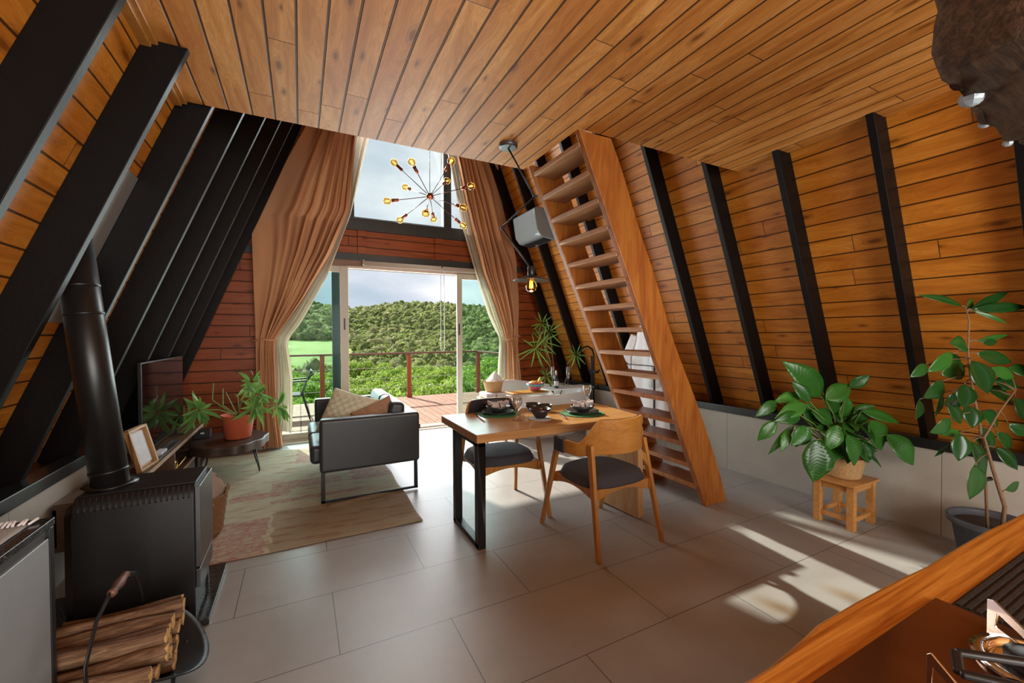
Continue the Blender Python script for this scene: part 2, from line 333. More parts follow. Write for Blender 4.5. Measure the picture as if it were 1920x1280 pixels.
# ------------------------------------------------------------------ mesh helpers
class MB:
    def __init__(s): s.v = []; s.f = []
    def add(s, vs, fs):
        o = len(s.v); s.v += [tuple(v) for v in vs]; s.f += [tuple(i+o for i in f) for f in fs]; return s
    def box(s, x0, x1, y0, y1, z0, z1):
        return s.add([(x0,y0,z0),(x1,y0,z0),(x1,y1,z0),(x0,y1,z0),(x0,y0,z1),(x1,y0,z1),(x1,y1,z1),(x0,y1,z1)],
            [(0,3,2,1),(4,5,6,7),(0,1,5,4),(1,2,6,5),(2,3,7,6),(3,0,4,7)])
    def prism(s, poly, ax, a0, a1):
        """poly: 2-D outline (counter-clockwise irrelevant), extruded along axis ax ('x','y','z') from a0 to a1"""
        n = len(poly)
        def P(p, a): return {'x': (a, p[0], p[1]), 'y': (p[0], a, p[1]), 'z': (p[0], p[1], a)}[ax]
        return s.add([P(p, a0) for p in poly] + [P(p, a1) for p in poly],
            [tuple(range(n))[::-1], tuple(range(n, 2*n))] + [(i, (i+1) % n, n+(i+1) % n, n+i) for i in range(n)])
    def bar(s, a, b, w, h=None, up=(0, 0, 1)):
        """rectangular bar from a to b"""
        h = h or w; a, b = Vector(a), Vector(b); d = (b-a).normalized(); u = Vector(up)
        if abs(d.dot(u)) > .98: u = Vector((0, 1, 0))
        x = d.cross(u).normalized(); y = x.cross(d).normalized(); vs = []
        for p in (a, b):
            for i, j in ((-1,-1),(1,-1),(1,1),(-1,1)): vs.append(p + x*(i*w/2) + y*(j*h/2))
        return s.add(vs, [(0,1,2,3),(7,6,5,4),(0,4,5,1),(1,5,6,2),(2,6,7,3),(3,7,4,0)])
    def tube(s, pts, r, n=10, cap=True, flat=1.0):
        pts = [Vector(p) for p in pts]; rs = r if isinstance(r, (list, tuple)) else [r]*len(pts)
        vs, fs = [], []; ref = None
        for i, p in enumerate(pts):
            d = (pts[min(i+1, len(pts)-1)] - pts[max(i-1, 0)]).normalized()
            if ref is None: ref = Vector((0, 0, 1)) if abs(d.z) < .9 else Vector((1, 0, 0))
            x = d.cross(ref).normalized(); y = x.cross(d).normalized(); ref = y
            for k in range(n):
                a = 2*PI*k/n; vs.append(p + x*(math.cos(a)*rs[i]) + y*(math.sin(a)*rs[i]*flat))
        for i in range(len(pts)-1):
            for k in range(n): fs.append((i*n+k, i*n+(k+1) % n, (i+1)*n+(k+1) % n, (i+1)*n+k))
        if cap: fs.append(tuple(range(n))[::-1]); fs.append(tuple(range((len(pts)-1)*n, len(pts)*n)))
        return s.add(vs, fs)
    def lathe(s, prof, c=(0, 0, 0), n=32, sx=1, sy=1, wob=None):
        vs, fs = [], []
        for i, (r, z) in enumerate(prof):
            for k in range(n):
                a = 2*PI*k/n; rr = r*(wob(a, i) if wob else 1)
                vs.append((c[0]+math.cos(a)*rr*sx, c[1]+math.sin(a)*rr*sy, c[2]+z))
        for i in range(len(prof)-1):
            for k in range(n): fs.append((i*n+k, i*n+(k+1) % n, (i+1)*n+(k+1) % n, (i+1)*n+k))
        if prof[0][0] > 1e-5 : fs.append(tuple(range(n))[::-1])
        if prof[-1][0] > 1e-5: fs.append(tuple(range((len(prof)-1)*n, len(prof)*n)))
        return s.add(vs, fs)
    def grid(s, fn, nu, nv, thick=None):
        vs = [fn(i/nu, j/nv) for j in range(nv+1) for i in range(nu+1)]
        fs = [(j*(nu+1)+i, j*(nu+1)+i+1, (j+1)*(nu+1)+i+1, (j+1)*(nu+1)+i) for j in range(nv) for i in range(nu)]
        return s.add(vs, fs)
    def ball(s, c, r, n=16, sx=1, sy=1, sz=1):
        m_ = max(6, n//2); prof = [(max(1e-6, math.sin(PI*i/m_)), -math.cos(PI*i/m_)) for i in range(m_+1)]
        b = MB().lathe([(p[0]*r, p[1]*r*sz) for p in prof], c, n, sx, sy); return s.add(b.v, b.f)
    def build(s, name, mat, parent=None, smooth=False, bevel=0, seg=2, solid=0, sub=0, loc=None, weld=False):
        me = bpy.data.meshes.new(name)
        off = Vector((0, 0, 0))
        if parent is not None and parent.get('_w'): off = Vector(parent['_w'])
        if loc is not None: off = Vector(loc)
        me.from_pydata([tuple(Vector(v)-off) for v in s.v], [], s.f); me.validate()
        bm = bmesh.new(); bm.from_mesh(me)
        bmesh.ops.remove_doubles(bm, verts=bm.verts, dist=1e-5)
        bmesh.ops.recalc_face_normals(bm, faces=bm.faces); bm.to_mesh(me); bm.free()
        if smooth:
            me.polygons.foreach_set('use_smooth', [True]*len(me.polygons))
        me.materials.append(mat if not isinstance(mat, str) else M[mat])
        o = bpy.data.objects.new(name, me); C.objects.link(o)
        if parent is not None: o.parent = parent
        if loc is not None and parent is None: o.location = loc
        if bevel:
            b = o.modifiers.new('bevel', 'BEVEL'); b.width = bevel; b.segments = seg; b.limit_method = 'ANGLE'; b.angle_limit = .6
            if not smooth: 
                me.polygons.foreach_set('use_smooth', [True]*len(me.polygons)); b.harden_normals = True
        if solid:
            b = o.modifiers.new('solid', 'SOLIDIFY'); b.thickness = solid; b.offset = 0
        if sub:
            b = o.modifiers.new('sub', 'SUBSURF'); b.levels = sub; b.render_levels = sub
        return o
def tag(o, label=None, cat=None, group=None, kind=None):
    if label: o['label'] = label
    if cat: o['category'] = cat
    if group: o['group'] = group
    if kind: o['kind'] = kind
    return o
def thing(name, label, cat, loc=(0, 0, 0), group=None, rz=0):
    """Empty at the thing's base; parts are given in world coordinates and stored relative to it"""
    o = bpy.data.objects.new(name, None); C.objects.link(o); o.location = loc; o.rotation_euler = (0, 0, rz); o.empty_display_size = .1
    o['_w'] = tuple(float(x) for x in loc) if rz == 0 else (0., 0., 0.)
    return tag(o, label, cat, group)
def local(name, label, cat, group=None):
    o = bpy.data.objects.new(name, None); C.objects.link(o); return tag(o, label, cat, group)
def copy_thing(src, loc, rz=0, label=None, group=None):
    r = src.copy(); C.objects.link(r); r.location = loc; r.rotation_euler = (0, 0, rz)
    if label: r['label'] = label
    if group: r['group'] = group
    for ch in [c for c in bpy.data.objects if c.parent == src]:
        c2 = ch.copy(); C.objects.link(c2); c2.parent = r
        for g in [c for c in bpy.data.objects if c.parent == ch]:
            g2 = g.copy(); C.objects.link(g2); g2.parent = c2
    return r
def leaf(mb, base, tip, w, nrm, droop=.0, fold=.15, n=8, shape=1.0, wave=0.0, vein=0.0):
    """a leaf blade from base to tip, lying against nrm, drooping along its length"""
    base, tip, nrm = Vector(base), Vector(tip), Vector(nrm).normalized()
    d = tip-base; L = d.length; d.normalize(); side = d.cross(nrm).normalized(); up = side.cross(d).normalized()
    vs, fs = [], []
    for i in range(n+1):
        t = i/n; c = base + (tip-base)*t + up*(math.sin(t*PI)*droop*L)
        ww = w*.5*(math.sin(PI*min(1, t**shape))**.8*(1-.30*t**3)*1.06 if 0 < t < 1 else .02)
        vn = vein*w*(.5 if i % 2 else -.5)*(0 < t < 1)
        rip = wave*w*math.sin(t*22)
        vs += [c - side*ww + up*(fold*ww + rip), c - side*ww*.5 + up*(fold*.35*ww+vn) + d*ww*.25*bool(vein), c - up*.3*abs(vn), c + side*ww*.5 + up*(fold*.35*ww+vn) + d*ww*.25*bool(vein), c + side*ww + up*(fold*ww - rip)]
        if i:
            o = (i-1)*5
            for k in range(4): fs.append((o+k, o+k+1, o+5+k+1, o+5+k))
    mb.add(vs, fs)
def wobble(p, a=.01, f=7): return a*mnoise.noise(Vector(p)*f)

# ================================================================== THE SETTING
S = .395
def xl(z): return -.63 + S*(z-2.8)      # left sloping wall, inner face
def xr(z): return 3.37 - S*(z-2.8)      # right sloping wall, inner face
RIDGE = 2.8 + (3.37+.63)/2/S
YB, YG = -2.6, 6.25
def st(o): o['kind'] = 'structure'; return o
st(MB().box(-1.4, 4.2, YB, 6.58, -.12, 0).build('floor', 'floor'))
sl = 1/math.hypot(1, S); dz = sl; dx = S*sl
def slope_frame(side):
    if side == 'left': cols = ((dx, 0, dz), (0, 1, 0), (-dz, 0, dx)); o = (xl(0), 0, 0)
    else: cols = ((-dx, 0, dz), (0, 1, 0), (-dz, 0, -dx)); o = (xr(0), 0, 0)
    mm = Matrix.Identity(4)
    for j, c in enumerate(cols):
        for i in range(3): mm[i][j] = c[i]
    for i in range(3): mm[i][3] = o[i]
    return mm
ML, MR = slope_frame('left'), slope_frame('right')
u0, u1 = .50/dz, (RIDGE+.02)/dz
w_ = st(MB().box(u0, u1, YB, YG+.15, 0, .05).build('wall_left', 'slope')); w_.matrix_world = ML
w_ = st(MB().box(u0, u1, YB, YG+.15, -.05, 0).build('wall_right', 'slope')); w_.matrix_world = MR
st(MB().box(-1.60, -1.25, YB, YG, -.02, .60).build('wall_left_lower', 'knee'))
st(MB().box(3.99, 4.40, YB, YG, -.02, .60).build('wall_right_lower', 'knee'))
st(MB().box(-1.34, -1.235, YB, YG, .592, .665).box(-1.50, -1.30, YB, YG, .60, .64).build('trim_left', 'trimblack', bevel=.006))
st(MB().box(3.975, 4.08, YB, YG, .592, .665).box(4.05, 4.30, YB, YG, .60, .64).build('trim_right', 'trimblack', bevel=.006))
# mezzanine ceiling with the stair opening
cm = MB().box(-.60, 1.68, YB, 3.065, 2.80, 2.94).box(1.68, 3.34, YB, 2.295, 2.80, 2.94)
st(cm.build('ceiling', 'ceil'))
tm = MB()
tm.box(-.66, -.60, YB, 3.065, 2.765, 2.80).box(-.62, -.575, YB, 3.065, 2.78, 2.80)
st(tm.build('trim_ceiling_left', 'chairwood', bevel=.005))
# rafters
RY = [1.33+.585*k for k in range(-6, 9)]
for k, y in enumerate(RY):
    a = st(MB().box(.64/dz, u1-.1, y, y+.045, -.155, 0).build('rafter', 'black', bevel=.003)); a.matrix_world = ML
    a['label'] = 'black timber rafter against the left sloping wall'; a['group'] = 'black rafters of the left slope'
    b = st(MB().box(.64/dz, u1-.1, y-.03, y+.015, 0, .155).build('rafter', 'black', bevel=.003)); b.matrix_world = MR
    b['label'] = 'black timber rafter against the right sloping wall'; b['group'] = 'black rafters of the right slope'
# gable wall
g = MB()
DX0, DX1 = -.38, 3.12
g.prism([(xl(0), 0), (DX0, 0), (DX0, 2.47), (xl(2.47), 2.47)], 'y', YG, YG+.12)
g.prism([(DX1, 0), (xr(0), 0), (xr(2.47), 2.47), (DX1, 2.47)], 'y', YG, YG+.12)
g.prism([(xl(2.47), 2.47), (xr(2.47), 2.47), (xr(3.07), 3.07), (xl(3.07), 3.07)], 'y', YG, YG+.12)
g.prism([(xl(3.07), 3.07), (-.20, 3.07), (1.0, 6.3), (xl(6.9), 6.9)], 'y', YG, YG+.12)
g.prism([(2.95, 3.07), (xr(3.07), 3.07), (xr(6.9), 6.9), (1.75, 6.3)], 'y', YG, YG+.12)
g.prism([(1.0, 6.3), (1.75, 6.3), (xr(6.9), 6.9), (1.37, RIDGE), (xl(6.9), 6.9)], 'y', YG, YG+.12)
st(g.build('wall_front', 'gable'))
st(MB().box(xl(2.5)+.1, xr(2.5)-.1, YG-.04, YG+.02, 2.475, 2.575).build('trim_beam_lower', 'darkbeam', bevel=.004))
st(MB().box(xl(2.9)+.05, xr(2.9)-.05, YG-.05, YG+.02, 2.905, 3.075).build('trim_beam_upper', 'darkbeam', bevel=.004))
for x in (-.42, .74, 1.86, 2.98):
    st(MB().box(x, x+.105, YG-.03, YG+.01, 2.575, 2.905).build('trim_batten', 'gable', bevel=.003))
# upper gable window
wi = MB(); 
for x in (.575, 2.0): wi.box(x, x+.125, YG-.03, YG+.10, 3.07, 6.25)
wi.bar((-.20, YG+.05, 3.1), (1.0, YG+.05, 6.3), .10, .10, (0, 1, 0)); wi.bar((2.95, YG+.05, 3.1), (1.75, YG+.05, 6.3), .10, .10, (0, 1, 0))
wi.box(-.2, 2.95, YG, YG+.10, 3.05, 3.10)
wo_ = st(wi.build('window_1', 'darkbeam', bevel=.004))
gl = MB().prism([(-.18, 3.08), (2.93, 3.08), (1.74, 6.28), (1.01, 6.28)], 'y', YG+.055, YG+.06).build('window_pane', 'glass_clear', wo_)
# sliding door
df = MB(); df.box(DX0-.03, DX1+.03, YG-.06, YG+.10, 2.385, 2.475); d1 = st(df.build('door_1', 'header', bevel=.004))
MB().box(DX0, DX0+.05, YG-.03, YG+.11, 0, 2.39).box(DX1-.05, DX1, YG-.03, YG+.11, 0, 2.39).box(DX0, DX1, YG-.02, YG+.11, 2.365, 2.39).box(DX0, DX1, YG-.04, YG+.11, 0, .035).build('door_frame', 'almond', d1, bevel=.003)
def sash(name, x0, x1, y, wst=.105):
    s_ = MB().box(x0, x0+wst, y, y+.035, .035, 2.37).box(x1-wst, x1, y, y+.035, .035, 2.37).box(x0+wst+.001, x1-wst-.001, y+.001, y+.034, .036, .12).box(x0+wst+.001, x1-wst-.001, y+.001, y+.034, 2.30, 2.369)
    o = s_.build(name, 'almond', d1, bevel=.003)
    MB().box(x0+wst-.005, x1-wst+.005, y+.014, y+.020, .11, 2.31).build('glass_pane', 'glass_tint', o)
    return o
a = sash('left_sash', DX0+.05, .61, YG-.02); MB().box(.548, .566, YG-.032, YG-.02, 1.50, 1.66).build('pull_handle', 'blackmetal', a, bevel=.003)
MB().box(.40, .505, YG+.04, YG+.075, .035, 2.37).build('fixed_stile', 'darkbeam', d1)
a = sash('right_sash', 2.21, DX1-.05, YG-.02, .085); MB().box(2.235, 2.253, YG-.032, YG-.02, 1.42, 1.60).build('pull_handle', 'blackmetal', a, bevel=.003)
st(MB().box(DX0, DX1, YG-.12, YG+.13, -.01, .012).build('door_threshold', 'almond'))
# rear wall; its wide unseen window is added to let fill light in
st(MB().prism([(xl(0), 0), (-.3, 0), (-.3, 2.6), (xl(2.6), 2.6)], 'y', YB-.1, YB).prism([(3.05, 0), (xr(0), 0), (xr(2.6), 2.6), (3.05, 2.6)], 'y', YB-.1, YB)
   .prism([(xl(2.6), 2.6), (xr(2.6), 2.6), (1.37, RIDGE)], 'y', YB-.1, YB).box(-.3, 3.05, YB-.1, YB, 0, .12).build('wall_back', 'gable'))
wb = st(MB().box(-.3, -.22, YB-.08, YB, .12, 2.6).box(2.97, 3.05, YB-.08, YB, .12, 2.6).box(1.33, 1.41, YB-.08, YB, .12, 2.6).box(-.3, 3.05, YB-.08, YB, 2.52, 2.6).build('added_rear_window', 'darkbeam'))
MB().box(-.28, 3.03, YB-.05, YB-.044, .12, 2.56).build('window_pane', 'glass_clear', wb)
st(MB().bar((1.37, YB, RIDGE-.16), (1.37, YG, RIDGE-.16), .12, .2).build('ridge_beam', 'black'))


# ================================================================== CURTAINS, BLIND
def lerp_tab(tab, z):
    for (z0, v0), (z1, v1) in zip(tab, tab[1:]):
        if z <= z1: 
            t = max(0, min(1, (z-z0)/(z1-z0))); return v0+(v1-v0)*t
    return tab[-1][1]
def drape(mb, L, R, yc, z0, z1, folds, amp, nu=150, nv=90, seed=0, pinch=None, lift=0.0, swag=0):
    def fn(u, v):
        z = z0+(z1-z0)*v; a, b = lerp_tab(L, z), lerp_tab(R, z); u_ = u
        if swag: u = (u**2.4 if swag > 0 else 1-(1-u)**2.4)
        k = 1.0 if pinch is None else (1-.60*math.exp(-((z-pinch)/.10)**2))
        ph = u*folds*2*PI + seed + .9*math.sin(z*1.3+seed) + 1.1*mnoise.noise(Vector((u*3, z*.8, seed)))
        am = amp*k*(.45+.75*abs(mnoise.noise(Vector((u*4+seed, z*.9, 1.7)))))*1.7
        y = yc + am*math.sin(ph) + .35*am*math.sin(2.3*ph+z*2)
        if swag:
            w0 = (1-u_) if swag > 0 else u_; q = max(0, min(1, (z-1.5)/1.0))*max(0, w0-.25)/.75
            y -= q*(.05*math.sin(z*2.3+w0*3.0+.6)+.035*math.sin(z*4.9-w0*6))
        x = a + (b-a)*u_ + .012*math.sin(ph*1.0+1)
        return (x, y, z)
    mb.grid(fn, nu, nv)
ZT = 1.37
cl_ = thing('curtain', 'tan blackout curtain tied back left of the glass door', 'curtain', (-.35, 6.02, 0), 'tan curtains of the gable')
mb = MB(); drape(mb, [(0, -.50), (1.30, -.50), (1.37, -.50), (2.95, -.53), (3.0, -.49), (4.09, .075), (5.4, .60)],
                 [(0, -.22), (.5, -.27), (1.30, -.29), (1.40, -.27), (1.9, .05), (2.5, .36), (3.1, .60), (4.1, .70), (5.4, .98)], 6.02, .02, 5.4, 6, .055, seed=1.0, pinch=ZT, swag=1)
mb.build('drape', 'curtain', cl_, smooth=True)
MB().tube([(-.53, 5.97, 1.36), (-.40, 5.93, 1.375), (-.27, 5.95, 1.365), (-.26, 6.08, 1.36), (-.42, 6.12, 1.37), (-.53, 5.97, 1.36)], .012, 8).build('tieback', 'curtain', cl_, smooth=True)
s_l = MB(); drape(s_l, [(0, -.33), (1.30, -.30), (1.40, -.28), (1.9, .02), (2.5, .33), (3.1, .57), (4.1, .68), (5.4, .90)],
                 [(0, -.12), (.3, -.10), (.9, -.09), (1.30, -.14), (1.40, -.12), (1.6, .02), (2.2, .33), (2.6, .47), (3.06, .63), (4.1, .87), (5.4, 1.25)], 6.06, .20, 5.4, 7, .03, seed=4.0, pinch=ZT)
tag(s_l.build('sheer_curtain', 'sheer', smooth=True), 'ivory sheer curtain inside the left tan curtain', 'curtain', 'sheer curtains of the gable')
cr_ = thing('curtain', 'tan blackout curtain tied back right of the glass door', 'curtain', (3.05, 6.02, 0), 'tan curtains of the gable')
mb = MB(); drape(mb, [(0, 2.98), (1.30, 2.99), (1.40, 2.96), (1.8, 2.82), (2.4, 2.58), (3.1, 2.38), (4.1, 2.16), (5.4, 1.85)],
                 [(0, 3.30), (.7, 3.26), (1.30, 3.19), (1.40, 3.19), (2.3, 3.20), (2.6, 3.19), (4.1, 2.82), (5.4, 2.30)], 6.02, .02, 5.4, 6, .055, seed=2.2, pinch=ZT, swag=-1)
mb.build('drape', 'curtain', cr_, smooth=True)
MB().tube([(2.90, 5.96, 1.335), (3.05, 5.93, 1.36), (3.20, 5.97, 1.40), (3.24, 6.16, 1.42)], .010, 8).build('tieback', 'curtain', cr_, smooth=True)
s_r = MB(); drape(s_r, [(0.1, 2.80), (.6, 2.84), (1.25, 2.88), (1.37, 2.87), (1.74, 2.69), (2.4, 2.46), (3.1, 2.25), (4.1, 2.04), (5.4, 1.60)],
                 [(0.1, 3.02), (1.30, 2.99), (1.40, 2.98), (1.8, 2.84), (2.4, 2.62), (3.1, 2.42), (4.1, 2.20), (5.4, 1.9)], 6.08, .12, 5.4, 6, .03, seed=6.0, pinch=ZT)
tag(s_r.build('sheer_curtain', 'sheer', smooth=True), 'ivory sheer curtain inside the right tan curtain', 'curtain', 'sheer curtains of the gable')
rb = thing('roller_blind', 'rolled-up beige roller blind above the open doorway', 'blind', (1.9, 6.12, 2.40))
MB().tube([(.80, 6.13, 2.435), (2.95, 6.13, 2.435)], .028, 14).box(.80, 2.95, 6.095, 6.105, 2.385, 2.435).build('roll', 'almond', rb, smooth=True)
for x in (.80, 1.93, 2.95): MB().box(x-.012, x+.012, 6.10, 6.21, 2.40, 2.47).build('bracket', 'chrome', rb, bevel=.002)
MB().tube([(1.905, 6.09, 2.43), (1.90, 6.09, 1.22), (1.915, 6.09, 1.18), (1.945, 6.09, 1.18), (1.96, 6.09, 1.22), (1.955, 6.09, 2.43)], .0045, 6).build('bead_chain', 'whiteplastic', rb, smooth=True)

# ================================================================== STAIRCASE
SX = lambda z: 2.954 - .454*z            # front edge line of the stringers
sc = thing('open_tread_staircase', 'steep orange wooden staircase with open treads rising to the loft', 'staircase', (3.0, 2.6, 0))
def stringer(y0, y1):
    ztop = 2.797
    n_ = 40; pts = []
    for i in range(n_+1):
        z = ztop*i/n_; pts.append((SX(z)+wobble((0, y0, z), .006, 3), z))
    for i in range(n_, -1, -1):
        z = ztop*i/n_; pts.append((SX(z)+.275+.03*mnoise.noise(Vector((y0, z*1.6, 4.0)))+.015*math.sin(z*3.1), z))
    return MB().prism(pts, 'y', y0, y1)
stringer(2.298, 2.345).build('stringer', 'stringer', sc, bevel=.006)
stringer(2.945, 2.995).build('stringer', 'stringer', sc, bevel=.006)
TZ = [.185, .376, .565, .745, .93, 1.105, 1.285, 1.475, 1.66, 1.845, 2.025, 2.205, 2.385, 2.565, 2.745]
for i, z in enumerate(TZ):
    x = SX(z)+.004; n_ = 18; pts = [(x, 2.335), (x, 2.945)]
    for k in range(n_+1):
        y = 2.945-.61*k/n_; pts.append((x+.225+.035*mnoise.noise(Vector((y*4, i*3.3, 0)))+(.03 if i % 3 == 0 and .3 < k/n_ < .7 else 0), y))
    t_ = MB().prism(pts, 'z', z-.038, z).build('tread', 'tread' if i > 4 else 'stringer', sc, bevel=.005)
    for yy in (2.352, 2.928):
        for xx in (x+.05, x+.15): MB().box(xx, xx+.025, yy-.016, yy+.016, z-.066, z-.038).build('tread_bracket', 'chrome', t_)


# ================================================================== TABLE AND CHAIRS
TT = .765
dt = thing('dining_table', 'oak dining table with a steel frame leg and a wooden slab leg', 'table', (1.7, 2.9, 0))
n_ = 30; pts = []
for i in range(n_+1):
    t = i/n_; pts.append((1.02+1.42*t, 2.51+.012*mnoise.noise(Vector((t*4, 0, 0)))-.035*t))
pts += [(2.47, 2.75), (2.50, 3.0), (2.49, 3.24)]
for i in range(n_, -1, -1):
    t = i/n_; pts.append((1.02+1.44*t, 3.275+.02*mnoise.noise(Vector((t*5, 3, 0)))-.02*t))
MB().prism(pts, 'z', TT-.058, TT).build('tabletop', 'tabletop', dt, bevel=.006)
lf = MB()
lf.box(1.03, 1.085, 2.52, 2.58, 0, TT-.058).box(1.03, 1.085, 2.965, 3.02, 0, TT-.058).box(1.03, 1.085, 2.52, 3.02, 0.004, .035).box(1.03, 1.085, 2.52, 3.02, TT-.085, TT-.058)
lf.build('leg', 'blackmetal', dt, bevel=.003)
MB().prism([(2.285, 2.37), (2.335, 2.37), (2.285, 2.95), (2.235, 2.95)], 'z', .012, TT-.058).build('leg', 'slableg', dt, bevel=.004)
ft = MB(); ft.lathe([(.014, 0), (.014, .012)], (2.305, 2.42, 0), 12).lathe([(.014, 0), (.014, .012)], (2.27, 2.88, 0), 12)
ft.build('levelling_foot', 'chrome', dt)

def make_chair(label):
    """local frame: origin on the floor under the seat centre, sitter faces +Y; back at -Y"""
    r = local('dining_chair', label, 'chair', 'wooden dining chairs at the table')
    # seat pad
    n_ = 40
    def seat(u, v):
        a = 2*PI*u; rr = v
        ex = 3.2; c, s_ = math.cos(a), math.sin(a)
        q = (abs(c)**ex+abs(s_)**ex)**(-1/ex)
        x = c*q*rr*.265; y = s_*q*rr*.245
        tz = 1-max(0, (rr-.80)/.20)**2
        return (x*(1-.04*y/.24), y, .432+.048*max(0, tz)**.5+.012*(1-rr)-.015*abs(x/.26)**2*0)
    mb = MB(); mb.grid(seat, 48, 14)
    mb.prism([(math.cos(2*PI*k/48)*(abs(math.cos(2*PI*k/48))**3.2+abs(math.sin(2*PI*k/48))**3.2)**(-1/3.2)*.265*(1-.04*math.sin(2*PI*k/48)), math.sin(2*PI*k/48)*(abs(math.cos(2*PI*k/48))**3.2+abs(math.sin(2*PI*k/48))**3.2)**(-1/3.2)*.245) for k in range(48)], 'z', .418, .433)
    mb.build('seat', 'greyseat', r, smooth=True)
    # apron: curved rails under the seat
    ap = MB()
    for s_ in (-1, 1):
        n_ = 12; top = [(-.235+.47*k/n_, .418) for k in range(n_+1)]; bot = [(-.235+.47*k/n_, .345+.045*math.sin(PI*k/n_)) for k in range(n_, -1, -1)]
        ap.prism(top+bot, 'y', s_*.215-.011, s_*.215+.011)
        ap.prism(top+bot, 'x', s_*.245-.011, s_*.245+.011)
    ap.build('apron', 'chairwood', r, bevel=.003)
    # legs: front pair lean forward up to the arm ends, rear pair lean back up to the backrest
    for s_ in (-1, 1):
        def legbar(a, b, w0, w1, d):
            a, b = Vector(a), Vector(b); vs = []
            for p, w in ((a, w0), (b, w1)):
                for i, j in ((-1,-1),(1,-1),(1,1),(-1,1)): vs.append(p+Vector((i*d/2, j*w/2, 0)))
            return MB().add(vs, [(3,2,1,0),(4,5,6,7),(0,1,5,4),(1,2,6,5),(2,3,7,6),(3,0,4,7)])
        legbar((s_*.285, .335, 0), (s_*.262, .150, .67), .030, .050, .030).build('leg', 'chairwood', r, bevel=.007)
        legbar((s_*.280, -.300, 0), (s_*.235, -.170, .70), .030, .050, .030).build('leg', 'chairwood', r, bevel=.007)
    # backrest: a bent band whose top edge sweeps down to the arm ends
    def band(off, za, zb):
        def fn(u, v):
            t = u*2-1; a = t*PI*.5*1.0
            x = math.sin(a)*(.293+off); y = -.315*math.cos(a)**.9-off*math.cos(a) + .05 if abs(t) < .98 else .05
            ext = max(0, (abs(t)-.84)/.16)
            y = y + ext*.08; 
            e = max(0, min(1, (abs(t)-.40)/.36)); e = e*e*(3-2*e)
            zt = .865*(1-e)+.700*e; zb_ = .640*(1-e)+.612*e
            return (x, y, zb_+(zt-zb_)*v)
        return fn
    mo, mi = MB(), MB()
    nu, nv = 64, 6
    o_ = MB().grid(band(.009, 0, 0), nu, nv); i_ = MB().grid(band(-.009, 0, 0), nu, nv)
    nvv = len(o_.v); mo.v = o_.v+i_.v; mo.f = o_.f + [tuple(reversed([k+nvv for k in f])) for f in i_.f]
    R_ = nu+1
    for i in range(nu): mo.f += [(i, i+1, nvv+i+1, nvv+i), (nv*R_+i, nvv+nv*R_+i, nvv+nv*R_+i+1, nv*R_+i+1)]
    for j in range(nv): mo.f += [(j*R_, nvv+j*R_, nvv+(j+1)*R_, (j+1)*R_), (j*R_+nu, (j+1)*R_+nu, nvv+(j+1)*R_+nu, nvv+j*R_+nu)]
    br = mo.build('backrest', 'chairback', r, smooth=False, bevel=.003)
    pf = band(-.019, 0, 0); po = band(-.010, 0, 0)
    def padfn(f):
        return lambda u, v: f(.05+.90*u, .02+.975*v)
    a_ = MB().grid(padfn(pf), 40, 5); b_ = MB().grid(padfn(po), 40, 5); pm = MB(); nn = len(a_.v); pm.v = a_.v+b_.v; pm.f = a_.f+[tuple(k+nn for k in f) for f in b_.f]
    for i in range(40): pm.f += [(i, i+1, nn+i+1, nn+i), (5*41+i, 5*41+i+1, nn+5*41+i+1, nn+5*41+i)]
    pm.build('back_pad', 'pad', br, smooth=True)
    for s_ in (-1, 1):
        MB().box(s_*.294-.016, s_*.294+.016, .035, .145, .605, .706).build('arm_sleeve', 'pad', r, bevel=.006)
    return r
ch = make_chair('wooden dining chair nearest the camera, its curved back towards us')
ch.location = (1.905, 2.345, 0); ch.rotation_euler = (0, 0, math.radians(2))
copy_thing(ch, (1.45, 3.08, 0), PI+math.radians(-3), 'wooden dining chair on the far side of the table, seat pushed under it')

# ================================================================== TABLEWARE
def T(px, py, dz=0): return pz(px, py, TT+dz)
def placemat(px, py, r, label):
    c = T(px, py); mb = MB(); prof = []
    for k in range(30): prof.append((max(1e-6, r*k/29), .004+.0022*(1 if k % 2 else 0)))
    mb.lathe([(1e-6, .001), (r*.99, .001), (r, .003)]+prof[::-1], (c.x, c.y, TT), 60, wob=lambda a, i: 1+.012*math.sin(a*37))
    o = mb.build('placemat', 'mat_green', loc=(c.x, c.y, TT)); tag(o, label, 'placemat', 'round green placemats'); return c
def plate(c, z, r, label, grp='charcoal dinner plates'):
    mb = MB().lathe([(1e-6, .002), (r*.55, .001), (r*.62, .003), (r, .018), (r*1.0, .022), (r*.95, .020), (r*.62, .007), (1e-6, .006)], (c.x, c.y, z), 48)
    return tag(mb.build('plate', 'ceramic', smooth=True, loc=(c.x, c.y, z)), label, 'plate', grp)
def bowl(c, z, r, h, label, grp, mat='ceramic', wob=None, sq=0):
    w_ = (lambda a, i: (1+.035*math.cos(2*a+.6)) if i in (3, 4, 5, 6) else 1) if sq else None
    mb = MB().lathe([(1e-6, .001), (r*.42, 0), (r*.50, .006), (r*.88, h*.62), (r, h), (r*.955, h), (r*.84, h*.62), (r*.46, .014), (1e-6, .010)], (c.x, c.y, z), 48, wob=w_)
    return tag(mb.build('bowl', mat, smooth=True, loc=(c.x, c.y, z)), label, 'bowl', grp)
